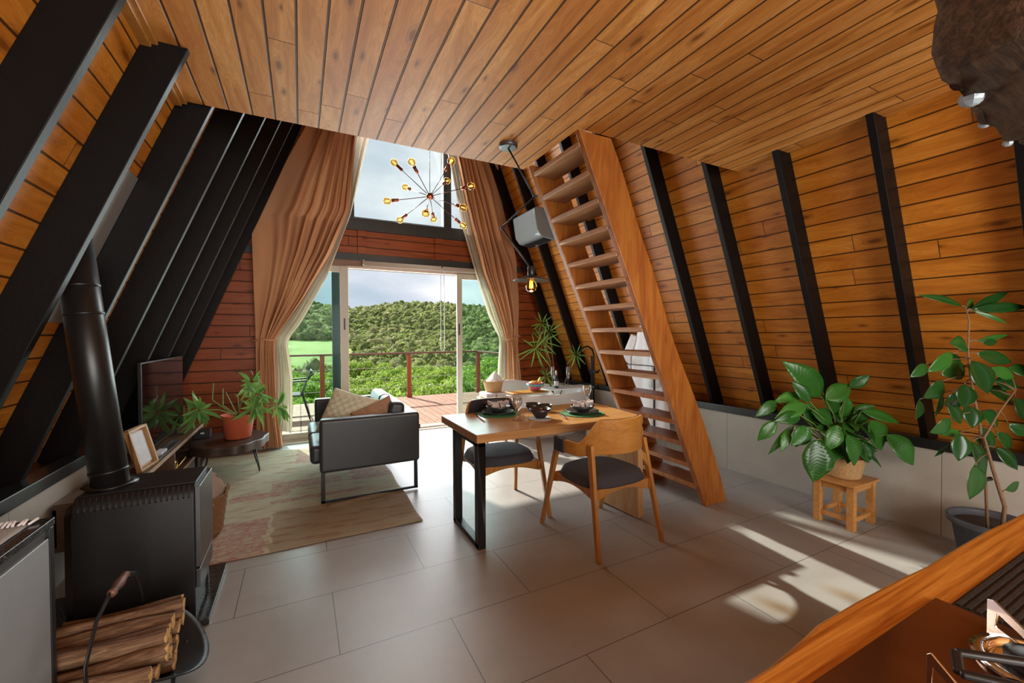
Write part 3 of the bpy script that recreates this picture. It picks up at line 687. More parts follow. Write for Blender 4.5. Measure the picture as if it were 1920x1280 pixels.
def goblet(px, py, label):
    c = T(px, py); o = thing('goblet', label, 'glass', (c.x, c.y, TT), 'faceted glass goblets')
    fac = lambda a, i: 1+.035*math.cos(10*a)
    bw = MB().lathe([(.006, .075), (.020, .086), (.034, .110), (.039, .140), (.040, .175), (.0385, .175), (.037, .140), (.032, .112), (.018, .091), (1e-6, .084)], (c.x, c.y, TT), 40, wob=fac); bw.build('cup', 'glassware', o, smooth=True)
    stn = MB().lathe([(1e-6, 0), (.034, 0), (.036, .004), (.014, .012), (.008, .022), (.013, .032), (.008, .044), (.012, .054), (.007, .066), (.007, .078), (1e-6, .080)], (c.x, c.y, TT), 32, wob=fac)
    stn.build('stem', 'glassware', o, smooth=True); return o
def napkin(c, z, label, seed):
    n = thing('napkin', label, 'napkin', (c.x, c.y, z), 'knotted linen napkins')
    def blob(u, v):
        a = 2*PI*u; ph = PI*v; rr = 1+.75*mnoise.noise(Vector((math.cos(a)*1.5+seed, math.sin(a)*1.5, v*3)))+.12*math.sin(5*a+seed)
        return (c.x+.062*rr*math.sin(ph)*math.cos(a), c.y+.040*rr*math.sin(ph)*math.sin(a), z+.030+.030*rr*-math.cos(ph))
    MB().grid(blob, 40, 20).build('folded_cloth', 'napkin', n, smooth=True)
    def fan(sx, ang):
        def f(u, v):
            rr = .03+.06*u; a = ang+(v-.5)*1.2
            return (c.x+sx*rr*math.cos(a), c.y+rr*math.sin(a), z+.045+.014*math.sin(v*16)+.018*u)
        return f
    for sx, an in ((-1, .2), (1, -.3)):
        MB().grid(fan(sx, an), 8, 20).build('corner_fold', 'napkin', n, smooth=True, solid=.002)
    MB().tube([(c.x+.012*math.cos(a)*.2, c.y+.046*math.cos(a), z+.032+.034*math.sin(a)) for a in [2*PI*k/20 for k in range(21)]], .0035, 6).build('string_tie', 'bark', n, smooth=True)
c1 = placemat(934, 776, .178, 'round green placemat at the left end of the table')
plate(c1, TT+.008, .135, 'charcoal dinner plate on the left placemat'); b1 = bowl(c1, TT+.017, .098, .052, 'charcoal soup bowl on the left dinner plate', 'charcoal soup bowls', sq=1)
napkin(c1, TT+.035, 'mauve napkin tied in the left bowl', 1.0)
c2 = placemat(1092, 775, .178, 'round green placemat near the staircase end of the table')
plate(c2, TT+.008, .135, 'charcoal dinner plate on the right placemat'); bowl(c2, TT+.017, .098, .052, 'charcoal soup bowl on the right dinner plate', 'charcoal soup bowls', sq=1)
napkin(c2, TT+.035, 'mauve napkin tied in the right bowl', 5.0)
for (ax, ay), (bx, by), nm in (((887, 771), (909, 787), 'left'), ((1045, 772), (1062, 783), 'right')):
    p, q = T(ax, ay, .012), T(bx, by, .012)
    mb = MB(); d = (q-p).normalized(); mb.bar(p, p+(q-p)*.62, .011, .004); mb.bar(p+(q-p)*.60, q, .018, .003)
    tag(mb.build('table_knife', 'chrome', bevel=.001, loc=tuple(p)), 'steel table knife on the %s placemat' % nm, 'knife', 'table knives')
goblet(970, 788, 'faceted glass goblet in front of the left placemat'); goblet(1101, 757, 'faceted glass goblet behind the right placemat')
cc = T(1013, 785); mb = MB().lathe([(1e-6, .0), (.088, 0), (.09, .004)]+[(max(1e-6, .09*(1-k/16)), .006+.002*(k % 2)) for k in range(17)], (cc.x, cc.y, TT), 48)
tag(mb.build('coaster', 'coaster', loc=(cc.x, cc.y, TT)), 'round grey woven coaster under the front bowl', 'coaster')
bowl(cc, TT+.008, .082, .075, 'small dark bowl on the woven coaster', 'small dark bowls', 'ceramicrim', sq=1)
cb1 = T(999, 771); bowl(cb1, TT, .066, .070, 'small dark bowl left of the pair behind the coaster', 'small dark bowls', 'ceramicrim', sq=1)
cb2 = T(1023, 771); bowl(cb2, TT, .058, .060, 'smaller dark bowl right of the pair behind the coaster', 'small dark bowls', 'ceramicrim', sq=1)

# ================================================================== SOFA AND RUG
rg = MB(); 
def rugf(u, v):
    x = -1.02+1.84*u; y = 3.117+2.71*v
    e = .006*mnoise.noise(Vector((x*3, y*3, 0)))
    return (x+.006*math.sin(y*9)*(u > .97), y+e, .006+.004*abs(mnoise.noise(Vector((x*2.2, y*2.2, 5))))+(.012*math.exp(-((y-(3.72+.25*(x-.2)))/.03)**2) if x > .2 else 0))
rg.grid(rugf, 90, 110)
o = rg.build('rug', 'rug', smooth=True, solid=.004); tag(o, 'faded vintage patchwork rug in beige, sage and dusty red', 'rug')
sf = thing('sofa', 'low black leather two-seat sofa on thin steel legs', 'sofa', (.55, 4.5, 0))
YA, YZ = 3.785, 5.19
def cush(mb_, x0, x1, y0, y1, z0, z1, puff=.02): mb_.box(x0, x1, y0, y1, z0, z1)
for i, (y0, y1) in enumerate(((YA, YA+.115), (YZ-.115, YZ))):
    MB().box(.135, .975, y0, y1, .265, .715).build('arm', 'leather', sf, bevel=.028, seg=4)
MB().box(.845, .975, YA+.10, YZ-.10, .265, .71).build('backrest', 'leather', sf, bevel=.025, seg=4)
MB().box(.15, .95, YA+.10, YZ-.10, .255, .32).build('seat_base', 'leather', sf, bevel=.01)
ym = (YA+YZ)/2
for y0, y1 in ((YA+.118, ym-.003), (ym+.003, YZ-.118)):
    MB().box(.065, .80, y0, y1, .315, .475).build('seat_cushion', 'leather', sf, bevel=.04, seg=4)
    mb = MB().add([(.66, y0, .47), (.85, y0, .47), (.85, y1, .47), (.66, y1, .47), (.74, y0, .81), (.875, y0, .79), (.875, y1, .79), (.74, y1, .81)], [(0,3,2,1),(4,5,6,7),(0,1,5,4),(1,2,6,5),(2,3,7,6),(3,0,4,7)])
    mb.build('back_cushion', 'leather', sf, bevel=.045, seg=4)
for y in (YA+.02, YZ-.04):
    MB().box(.145, .175, y, y+.02, .012, .27).box(.925, .955, y, y+.02, .012, .27).box(.145, .955, y, y+.02, .012, .032).build('leg', 'blackmetal', sf, bevel=.002)
MB().box(.974, .984, YA+.02, YA+.028, .56, .60).build('care_tag', 'steelgrey', sf)
def pillow(name, c, w, h, t, rx, ry, rz, mat, label, quilt=0):
    def side(sg):
        def f(u, v):
            x, y = (u-.5)*2, (v-.5)*2
            e = (max(0, 1-abs(x)**2.6)*max(0, 1-abs(y)**2.6))**.5
            k = 1-.06*(1-abs(x)*abs(y))
            q = 0
            if quilt: q = .011*(abs(math.sin((x+y)*9))+abs(math.sin((x-y)*9)))*e
            return (x*w/2*(1-.07*(1-y*y)*0+.05*x*x*y*y), y*h/2*(1+.05*x*x*y*y), sg*(t/2*e**.8+q))
        return f
    mb = MB().grid(side(1), 36, 36); b = MB().grid(side(-1), 36, 36); mb.add(b.v, [tuple(reversed(f)) for f in b.f])
    o = mb.build(name, mat, smooth=True); o.location = c; o.rotation_euler = (rx, ry, rz); return tag(o, label, 'cushion')
pillow('cushion', (.40, 4.19, .665), .46, .42, .15, math.radians(66), math.radians(14), math.radians(-34), 'pillowb', 'sage green quilted cushion standing on its corner on the sofa', 1)
pillow('cushion', (.63, 4.00, .655), .36, .27, .11, math.radians(74), math.radians(-22), math.radians(4), 'pillowr', 'rust and beige striped cushion in front of the quilted one')

# ================================================================== TV CORNER
tv = thing('tv_stand', 'grey-brown low tv stand with an open shelf', 'tv stand', (-1.09, 4.4, 0))
X0, X1, Y0, Y1, Z0, Z1 = -1.235, -.94, 3.20, 5.50, .215, .485
MB().box(X0, X1-.002, Y0, Y1, Z1-.03, Z1).build('top', 'tvwood', tv, bevel=.001)
MB().box(X0, X1-.002, Y0, Y1, Z0, Z0+.03).build('bottom', 'tvwood', tv, bevel=.001)
for y in (Y0, (Y0+Y1)/2, Y1-.03): MB().box(X0, X1-.004, y, y+.03, Z0+.03, Z1-.03).build('side_panel', 'tvwood', tv)
MB().box(X0, X0+.015, Y0, Y1, Z0+.03, Z1-.03).build('back_panel', 'tvwood', tv)
MB().box(X1-.003, X1+.001, Y0, Y1, Z1-.03, Z1).box(X1-.003, X1+.001, Y0, Y1, Z0, Z0+.03).box(X1-.003, X1+.001, Y1-.03, Y1, Z0+.03, Z1-.03).build('edge_banding', 'tvedge', tv)
for y in (Y0+.08, Y1-.10):
    for x in (X0+.05, X1-.05): MB().box(x-.012, x+.012, y, y+.024, .012, Z0).build('leg', 'blackmetal', tv)
t2 = thing('television', 'slim black television standing on the grey-brown stand', 'tv', (-1.08, 4.6, Z1))
MB().box(-1.075, -1.052, 3.99, 5.21, .535, 1.225).build('frame', 'blackmetal', t2, bevel=.003)
MB().box(-1.053, -1.050, 4.0, 5.20, .55, 1.215).build('screen', 'tvscreen', t2)
for y in (4.25, 4.95): MB().bar((-1.15, y, Z1+.004), (-1.0, y, Z1+.004), .03, .008).bar((-1.064, y, Z1), (-1.064, y, .54), .03, .015, (0, 1, 0)).build('foot', 'blackmetal', t2)
# picture frame leaning
pf = thing('picture_frame', 'pale wooden picture frame with a mostly white print', 'frame', (-.985, 3.80, Z1))
mb = MB(); w2, h2, dp = .135, .15, .030
mb.box(-w2, -w2+.018, -dp, 0, 0, 2*h2).box(w2-.018, w2, -dp, 0, 0, 2*h2).box(-w2, w2, -dp, 0, 0, .018).box(-w2, w2, -dp, 0, 2*h2-.018, 2*h2).box(-w2, w2, -.003, 0, .01, 2*h2-.01)
ppm = MB().box(-w2+.03, w2-.03, -.008, -.0045, .035, 2*h2-.035)
RF = Matrix.Translation((-.985, 3.80, Z1)) @ Matrix.Rotation(math.radians(84), 4, 'Z') @ Matrix.Rotation(math.radians(-14), 4, 'X')
for b_, nm, mt in ((mb, 'frame', 'framewood'), (ppm, 'print', 'paper')):
    b_.v = [tuple(RF @ Vector(v)) for v in b_.v]; b_.build(nm, mt, pf, bevel=.001 if nm == 'frame' else 0)
tr = MB().box(-1.03, -.95, 3.95, 4.62, Z1, Z1+.004).box(-1.03, -1.02, 3.95, 4.62, Z1, Z1+.022).box(-.96, -.95, 3.95, 4.62, Z1, Z1+.022).box(-1.03, -.95, 3.95, 3.96, Z1, Z1+.022).box(-1.03, -.95, 4.61, 4.62, Z1, Z1+.022)
tag(tr.build('tray', 'steelgrey', loc=(-1, 4.3, Z1)), 'narrow dark glass tray on the tv stand', 'tray')
tag(MB().box(-1.015, -.965, 4.08, 4.24, Z1+.005, Z1+.035).build('card_box', 'paper', bevel=.002, loc=(-1, 4.16, Z1+.005)), 'small white box in the dark tray', 'box')
ob = thing('ring_ornament', 'small brass ring ornament on the lower shelf of the tv stand', 'ornament', (-1.0, 4.62, Z0+.03))
MB().tube([(-.99, 4.60+.035*math.cos(a), Z0+.03+.040+.035*math.sin(a)) for a in [2*PI*k/24 for k in range(25)]], .007, 8).build('ring', 'brass', ob, smooth=True)
MB().bar((-1.0, 4.65, Z0+.031), (-.96, 4.78, Z0+.09), .02, .012).build('handle_bar', 'brass', ob, bevel=.002)
tag(MB().box(-1.08, -.97, 3.45, 3.85, Z0+.031, Z0+.046).build('magazine', 'whitecloth', bevel=.004, loc=(-1.0, 3.9, Z0+.031)), 'pale magazine lying on the lower shelf of the tv stand', 'magazine')
# slab side table
stb = thing('slab_side_table', 'dark live-edge slab side table on black hairpin legs', 'table', (-.66, 5.2, 0))
ctr = Vector((-.665, 5.16, 0)); pts = []
for k in range(48):
    a = 2*PI*k/48; rr = 1+.13*mnoise.noise(Vector((math.cos(a)*2, math.sin(a)*2, 3)))+.03*math.sin(9*a)
    pts.append((ctr.x+.335*rr*math.cos(a)*(1.0), ctr.y+.42*rr*math.sin(a)))
MB().prism(pts, 'z', .275, .365).build('top', 'darkslab', stb, bevel=.012, seg=3)
for x, y in ((-.44, 5.02), (-.85, 4.95), (-.50, 5.42), (-.86, 5.42)):
    dx_ = .05 if x > -.6 else -.05
    MB().tube([(x, y-.06, .28), (x+dx_, y-.025, .040), (x+dx_, y-.012, .022), (x+dx_, y+.012, .022), (x+dx_, y+.025, .040), (x, y+.08, .28)], .006, 8).build('leg', 'blackmetal', stb, smooth=True)
rt = thing('wifi_router', 'small black box behind the orange pot', 'box', (-.93, 5.28, .365))
MB().box(-.98, -.84, 5.24, 5.34, .366, .46).build('case', 'blackmetal', rt, bevel=.005)
MB().box(-.92, -.89, 5.236, 5.240, .415, .430).build('sticker', 'paper', rt)
op = thing('trailing_philodendron', 'lobed trailing houseplant in an orange textured pot', 'plant', (-.585, 5.12, .365))
MB().lathe([(1e-6, .0), (.105, 0), (.118, .01), (.150, .235), (.156, .245), (.148, .245), (.140, .215), (1e-6, .20)], (-.585, 5.12, .367), 40, wob=lambda a, i: 1+.008*math.sin(40*a)).build('pot', 'orangepot', op, smooth=True)
MB().lathe([(1e-6, .205), (.139, .21)], (-.585, 5.12, .367), 24).build('soil', 'soil', op)
DP = depth((-.585, 5.12, .55))
def P3(x, y, d): return pD(x, y, d)
def star(mb, c, R, n, w, seed, tilt=.3, droop=-.15, dmin=.5, wave=0.):
    rnd = random.Random(seed); c = Vector(c)
    for k in range(n):
        a = 2*PI*k/n+rnd.uniform(-.25, .25); el = rnd.uniform(-.5, .9)*tilt*3
        d = AR*math.cos(a)*math.cos(el*.5)+AU*math.sin(a)*math.cos(el*.5)-AF*math.sin(el)
        L = R*rnd.uniform(dmin, 1.0)
        leaf(mb, c+d*.015, c+d*L+Vector((0, 0, -.25*L if math.sin(a) < .3 else 0)), w*rnd.uniform(.8, 1.2), -AF+AU*.4+Vector((rnd.uniform(-.5,.5), rnd.uniform(-.5,.5), rnd.uniform(-.3,.3))), droop, .25, 7, .9, wave)
fo = MB()
star(fo, P3(372, 768, DP-.25), .235, 18, .034, 1, wave=.12); star(fo, P3(352, 775, DP-.1), .20, 13, .032, 2, wave=.12)
star(fo, P3(472, 716, DP-.05), .17, 12, .034, 3); star(fo, P3(482, 738, DP-.12), .22, 16, .036, 4); star(fo, P3(476, 762, DP-.15), .20, 17, .036, 5)
star(fo, P3(524, 760, DP+.0), .17, 6, .034, 6)
for tx, ty in ((540, 775), (524, 800), (535, 790), (530, 730), (532, 735), (545, 785)): leaf(fo, P3(520, 762, DP), P3(tx, ty, DP-.02), .035, -AF, -.1, .2, 7)
fo.build('foliage', 'leafgrey', op, smooth=True)
sm = MB(); p0_ = Vector((-.585, 5.10, .60))
for pp in ([p0_, P3(410, 768, DP-.15), P3(375, 768, DP-.25)], [p0_, P3(455, 745, DP-.05), P3(472, 718, DP-.05)], [p0_+Vector((.05, 0, 0)), P3(470, 765, DP-.1), P3(480, 740, DP-.12)], [p0_+Vector((.08, 0, 0)), P3(495, 760, DP), P3(524, 760, DP)],
           [p0_, P3(428, 745, DP), P3(423, 735, DP), ], [p0_, P3(418, 760, DP+.02), P3(418, 728, DP+.03)], [p0_+Vector((-.02, 0, 0)), P3(398, 750, DP+.05), P3(400, 718, DP+.06)], [p0_+Vector((.02,0,0)), P3(446, 745, DP), P3(440, 738, DP)]): sm.tube(pp, .0055, 7)
sm.build('stems', 'stem', op, smooth=True)

# ================================================================== STOVE, HEARTH, LOGS, BASKET
tag(MB().box(-1.22, -.415, 2.485, 3.05, 0, .03).build('hearth_slab', 'granite', bevel=.003, loc=(-.8, 2.7, 0)), 'speckled black granite slab under the stove', 'hearth slab')
sv = thing('wood_stove', 'black steel wood-burning stove with side louvres', 'stove', (-.7, 2.7, .03))
BX0, BX1, BY0, BY1 = -.915, -.475, 2.525, 2.870
body = [(BY0, .09), (BY0, .635), (BY0+.012, .672), (BY0+.035, .690), (BY1-.035, .690), (BY1-.012, .672), (BY1, .635), (BY1, .09)]
MB().prism(body, 'x', BX0, BX1).build('body', 'stovem', sv, bevel=.004)
MB().box(BX0-.03, BX0, BY0+.01, BY1-.01, .08, .61).prism([(BY0+.01, .61), (BY0+.04, .65), (BY1-.04, .65), (BY1-.01, .61)], 'x', BX0-.03, BX0).build('heat_shield', 'stovem', sv, bevel=.004)
for k in range(20):
    x = BX0+.018+k*(BX1-BX0-.036)/19
    MB().add([(x-.0035, BY0-.001, .628), (x+.0035, BY0-.001, .628), (x+.0035, BY0+.020, .678), (x-.0035, BY0+.020, .678), (x-.0035, BY0-.011, .636), (x+.0035, BY0-.011, .636), (x+.0035, BY0+.012, .690), (x-.0035, BY0+.012, .690)],
             [(0,1,2,3),(7,6,5,4),(0,4,5,1),(1,5,6,2),(2,6,7,3),(3,7,4,0)]).build('louvre', 'stovem', sv)
MB().box(BX0+.01, BX1+.004, BY0+.035, BY1-.035, .689, .697).build('top_plate', 'stovem', sv, bevel=.002)
for y0, y1 in ((BY0+.002, BY0+.022), (BY1-.022, BY1-.002)): MB().box(BX1-.03, BX1, y0, y1, .028, .10).box(BX0, BX0+.03, y0, y1, .028, .10).build('foot', 'stovem', sv)
MB().box(BX0+.03, BX1-.01, BY0+.02, BY1-.02, .03, .075).build('ash_base', 'stovem', sv)
dr = MB().box(BX1, BX1+.022, BY0+.018, BY1-.006, .27, .675).build('door', 'steelgrey', sv, bevel=.003)
MB().box(BX1+.021, BX1+.027, BY0+.075, BY1-.06, .37, .61).build('door_glass', 'tvscreen', dr)
MB().tube([(BX1+.025, BY1-.11, .545), (BX1+.055, BY1-.10, .555), (BX1+.06, BY1-.04, .555), (BX1+.06, BY1-.04, .475), (BX1+.055, BY1-.10, .475), (BX1+.025, BY1-.11, .475)], .006, 8).build('door_handle', 'steelgrey', dr, smooth=True)
MB().box(BX1, BX1+.018, BY0+.018, BY1-.006, .17, .26).build('ash_drawer', 'steelgrey', sv, bevel=.003)
fp = thing('flue_pipe', 'black stove pipe leaning up to the sloping wall', 'pipe', (-.84, 2.70, .70))
b0, b1_ = Vector((-.835, 2.70, .697)), Vector((-.955, 2.72, 1.82)); ax = (b1_-b0)
MB().tube([b0, b0+ax*1.06], .072, 36).build('pipe', 'stovem', fp, smooth=True)
for t in (.06, .74, .86): MB().tube([b0+ax*(t-.004), b0+ax*(t+.006)], .0745, 36).build('collar', 'stovem', fp, smooth=True)
MB().lathe([(.070, 0), (.10, 0), (.105, .004), (.070, .006)], (b0.x, b0.y, .6975), 32).build('flue_ring', 'stovem', fp, smooth=True)
sh = MB().box(1.50/dz, 2.32/dz, 2.80-.215, 3.08, -.012, -.002).build('heat_plate', 'sheetgrey'); sh.matrix_world = ML
tag(sh, 'grey metal heat plate on the wall behind the stove pipe', 'heat plate')
# log holder
lh = thing('log_holder', 'black curved steel log holder with an arched wooden handle', 'log holder', (-.66, 2.13, 0))
LC = Vector((-.635, 2.13, 0))
def scoop(u, v):
    a = 2*PI*u; rr = v; x = .275*rr*math.cos(a); y = .265*rr*math.sin(a)
    return (LC.x+x, LC.y+y, .075+2.1*y*y)
MB().grid(scoop, 56, 12).build('tray', 'blackmetal', lh, smooth=True, solid=.005)
for y in (-.10, .10): MB().tube([(LC.x-.18, LC.y+y, .10), (LC.x-.18, LC.y+y*1.3, .006), (LC.x+.18, LC.y+y*1.3, .006), (LC.x+.18, LC.y+y, .10)], .008, 8).build('leg', 'blackmetal', lh, smooth=True)
hp = [(LC.x-.02, LC.y-.245, .19), (LC.x-.025, LC.y-.235, .30), (LC.x-.02, LC.y-.16, .41), (LC.x-.01, LC.y-.07, .455), (LC.x, LC.y+.07, .455), (LC.x, LC.y+.16, .41), (LC.x, LC.y+.235, .30), (LC.x, LC.y+.245, .19)]
MB().tube(hp, .013, 10, flat=.35).build('handle', 'blackmetal', lh, smooth=True)
def gp(t): return Vector((LC.x-.005, LC.y-.075+.15*t, .457))
MB().tube([gp(0), gp(.08), gp(.12), gp(.5), gp(.88), gp(.92), gp(1)], [.014, .016, .012, .019, .012, .016, .010], 16).build('handle_grip', 'redrail', lh, smooth=True)
rnd = random.Random(4)
LOGS = [(-.215, .195, .024, .36), (-.165, .150, .030, .40), (-.105, .118, .026, .36), (-.05, .105, .030, .42), (.01, .103, .025, .38), (.065, .112, .028, .40), (.125, .130, .030, .42), (.185, .165, .026, .38),
        (-.125, .185, .030, .38), (-.065, .165, .027, .42), (-.005, .160, .031, .38), (.06, .170, .028, .42), (.12, .190, .028, .40), (-.09, .235, .027, .40), (-.03, .220, .028, .38), (.035, .225, .030, .42), (.10, .245, .027, .40), (.16, .225, .024, .38)]
ORD = ['first', 'second', 'third', 'fourth', 'fifth', 'sixth', 'seventh', 'eighth']
LOGL = ['split firewood log, %s from the near rim in the %s layer of the log holder' % (ORD[i-a], nm) for a, b, nm in ((0, 8, 'bottom'), (8, 13, 'middle'), (13, 18, 'top')) for i in range(a, b)]
for i, (dy, z, r, L) in enumerate(LOGS):
    dxx = rnd.uniform(-.02, .02); yaw = rnd.uniform(-.05, .05); x1 = LC.x+.155+dxx; x0 = x1-L
    z = z+.015
    lg = thing('firewood_log', LOGL[i], 'log', (x0, LC.y+dy, z), 'firewood logs in the holder')
    n_ = 12; K = 9
    sh_ = [1+.55*mnoise.noise(Vector((math.cos(2*PI*k/n_)*1.3, math.sin(2*PI*k/n_)*1.3, i*5.1))) for k in range(n_)]
    mb = MB(); vs, fs = [], []
    for q in range(K+1):
        t = q/K; cx_ = x0+(x1-x0)*t; cy_ = LC.y+dy+yaw*(t-.5)*L+.006*math.sin(t*4+i); cz_ = z+.006*math.sin(t*5+i*2)
        for k in range(n_):
            a = 2*PI*k/n_; rr = r*sh_[k]*(1+.08*mnoise.noise(Vector((t*6, k*.7, i)))); vs.append((cx_+.010*mnoise.noise(Vector((k*.9, i, 0)))*(q in (0, K)), cy_+rr*math.cos(a)*.9, cz_+rr*math.sin(a)))
    for q in range(K):
        for k in range(n_): fs.append((q*n_+k, q*n_+(k+1) % n_, (q+1)*n_+(k+1) % n_, (q+1)*n_+k))
    mb.add(vs, fs); mb.build('bark', 'logwood', lg, smooth=True)
    for q in (0, K): MB().add(vs[q*n_:(q+1)*n_], [tuple(range(n_))]).build('cut_end', 'logend', lg)
# wicker basket with blanket
bk = thing('wicker_basket', 'brown wicker basket holding a blanket beside the stove', 'basket', (-.680, 3.60, .012))
mb = MB()
prof = [(1e-6, 0), (.150, 0), (.165, .02)]
for k in range(22): prof.append((.165+.035*k/21+.004*(k % 2), .02+.27*k/21))
mb.lathe(prof+[(.195, .29), (.185, .26), (.15, .02)], (-.680, 3.60, .014), 72, wob=lambda a, i: 1+.022*math.sin(18*a+(i//2 % 2)*PI)).build('weave', 'wickerd', bk, smooth=True)
for s_ in (-1, 1): MB().tube([(-.680+s_*.195+s_*.012*math.sin(PI*t), 3.60+(t-.5)*.14, .29+.06*math.sin(PI*t)) for t in [k/10 for k in range(11)]], .008, 8).build('handle', 'wickerd', bk, smooth=True)
def blk(u, v):
    a = 2*PI*u; ph = PI*.5*v; rr = .175*(1+.18*mnoise.noise(Vector((math.cos(a)*1.7, math.sin(a)*1.7, v*2))))
    return (-.665+rr*math.cos(ph)*math.cos(a)+.02*v, 3.60+rr*math.cos(ph)*math.sin(a), .25+.22*math.sin(ph)*(1+.2*mnoise.noise(Vector((a, v*3, 2)))))
tag(MB().grid(blk, 48, 16).build('blanket', 'blanket', smooth=True, loc=(-.67, 3.60, .25)), 'fluffy taupe blanket bundled in the wicker basket', 'blanket')

# ================================================================== LEFT SIDE CABINET
cb = thing('cooler_cabinet', 'grey-fronted low cabinet with a black top left of the stove', 'cabinet', (-1.0, 1.4, 0))
KX, KY0, KY1, KZ = -.76, .35, 1.985, .80
MB().box(-1.24, KX-.02, KY0, KY1, .0, KZ-.025).build('body', 'blackmetal', cb, bevel=.003)
MB().box(-1.24, KX, KY0, KY1+.003, KZ-.025, KZ).build('countertop', 'granite', cb, bevel=.003)
MB().box(KX-.022, KX-.004, KY0, KY1-.03, .06, KZ-.060).build('door', 'fridgegrey', cb, bevel=.003)
MB().box(KX-.022, KX-.010, KY0, KY1, KZ-.055, KZ-.028).build('upper_rail', 'steelgrey', cb)
MB().box(KX-.022, KX-.002, KY1-.026, KY1, .0, KZ-.028).build('side_stile', 'blackmetal', cb, bevel=.003)
mtm = MB()
def matf(u, v):
    x = -1.20+.40*u; y = .6+1.33*v; return (x, y, KZ+.004+.002*mnoise.noise(Vector((x*20, y*20, 0))))
mtm.grid(matf, 20, 50)
cm_ = thing('tasselled_runner', 'grey tasselled table runner on the black cabinet top', 'runner', (-1.0, 1.3, KZ))
mtm.build('cloth', 'coaster', cm_, smooth=True, solid=.003)
ts = MB()
for k in range(34):
    x = -1.20+.40*k/33; y = 1.925; ts.tube([(x, y, KZ+.006), (x+rnd.uniform(-.01, .01), y+.03, KZ+.012), (x+rnd.uniform(-.015, .015), y+.045, KZ+.006)], [.0035, .005, .0025], 6)
ts.build('tassels', 'whitecloth', cm_, smooth=True)
jr = thing('glass_jar', 'clear glass jar with gold rings on the tasselled runner', 'jar', (-.985, 1.86, KZ+.008))
MB().lathe([(1e-6, 0), (.055, 0), (.062, .01), (.070, .06), (.060, .11), (.050, .125), (.047, .125), (.056, .108), (.066, .06), (.058, .012), (1e-6, .008)], (-.985, 1.86, KZ+.009), 36).build('glass', 'glassware', jr, smooth=True)
for z in (.062, .108): MB().tube([(-.985+.068*math.cos(a)*(1 if z < .1 else .90), 1.86+.068*math.sin(a)*(1 if z < .1 else .90), KZ+z) for a in [2*PI*k/32 for k in range(33)]], .0022, 6).build('gold_ring', 'brass', jr, smooth=True)
tag(MB().lathe([(1e-6, 0), (.045, 0), (.048, .03), (.038, .03), (.034, .012), (1e-6, .010)], (-.875, 1.80, KZ+.009), 32).build('wooden_dish', 'chairwood', smooth=True, loc=(-.875, 1.80, KZ+.009)), 'small round wooden dish on the runner', 'dish')

# ================================================================== BATH CORNER
tb = thing('bathtub', 'white oval freestanding bathtub behind the dining table', 'bathtub', (3.15, 5.2, 0))
TC = Vector((3.16, 5.22, 0))
def rimz(a): return .60+.13*max(0, math.cos(a-math.radians(125)))**2
def tubout(u, v):
    a = 2*PI*u; k = .74+.26*v**.6; return (TC.x+.80*k*math.cos(a), TC.y+.52*k*math.sin(a), rimz(a)*v)
def tubin(u, v):
    a = 2*PI*u; k = .70+.255*v**.5; return (TC.x+.80*k*math.cos(a)*.97, TC.y+.52*k*math.sin(a)*.95, .13+(rimz(a)-.13)*v)
def tubrim(u, v):
    a = 2*PI*u; k = (1-v)+v*.955; kk = (1-v)*1.0+v*.97; 
    return (TC.x+.80*math.cos(a)*((1-v)+v*.955*.97), TC.y+.52*math.sin(a)*((1-v)+v*.955*.95), rimz(a)+.008*math.sin(PI*v))
mb = MB().grid(tubout, 72, 14).grid(tubin, 72, 12).grid(tubrim, 72, 4)
mb.add([(TC.x+.80*.70*.97*math.cos(2*PI*k/72), TC.y+.52*.70*.95*math.sin(2*PI*k/72), .13) for k in range(72)], [tuple(range(72))])
mb.build('shell', 'tubwhite', tb, smooth=True)
# long wooden caddy across the tub with its bowl, bottle and flutes
cy = thing('bath_caddy', 'long orange wooden caddy lying across the bathtub', 'tray', (3.1, 5.0, .62))
MB().box(2.50, 3.05, 4.86, 5.12, .622, .642).build('board', 'chairwood', cy, bevel=.004)
MB().box(3.05, 3.92, 4.98, 5.30, .622, .638).build('glass_shelf', 'tubwhite', cy, bevel=.004)
fb = thing('gift_bowl', 'pink and turquoise bowl of treats on the bath caddy', 'bowl', (2.90, 4.99, .645))
MB().lathe([(1e-6, 0), (.07, 0), (.075, .01), (.095, .055), (.112, .10), (.106, .10), (.09, .055), (1e-6, .02)], (2.90, 4.99, .655), 20, sx=1.1).build('bowl', plain('pink_patterned_bowl', (.55, .12, .20), .35, sc=18, var=.9, bump=.05), fb, smooth=True)
MB().lathe([(.096, .055), (.107, .085), (.109, .085), (.098, .055)], (2.90, 4.99, .655), 20, sx=1.11).build('turquoise_band', plain('turquoise_band', (.12, .45, .50), .35), fb, smooth=True)
MB().ball((2.88, 4.99, .745), .075, 16, sz=.5).build('packets', plain('orange_packets', (.62, .26, .06), .4, sc=30, var=.6, bump=.6), fb, smooth=True)
MB().tube([(2.96, 4.98, .75), (2.975, 4.98, .80), (2.98, 4.98, .83)], [.03, .018, .004], 8).build('yellow_bow', plain('yellow_ribbon', (.75, .55, .06), .4), fb, smooth=True)
for k in range(4): MB().ball((2.90+.05*math.cos(k*PI/2+.7), 4.99+.05*math.sin(k*PI/2+.7), .652), .010, 8).build('foot', 'glassware', fb, smooth=True)
bt = thing('champagne_bottle', 'dark green bottle with a white label on the bath caddy', 'bottle', (3.34, 5.12, .64))
MB().lathe([(1e-6, 0), (.032, 0), (.034, .01), (.034, .115), (.030, .145), (.014, .185), (.012, .235), (.014, .238), (.013, .25), (1e-6, .25)], (3.34, 5.12, .64), 24).build('glass', 'bottleglass', bt, smooth=True)
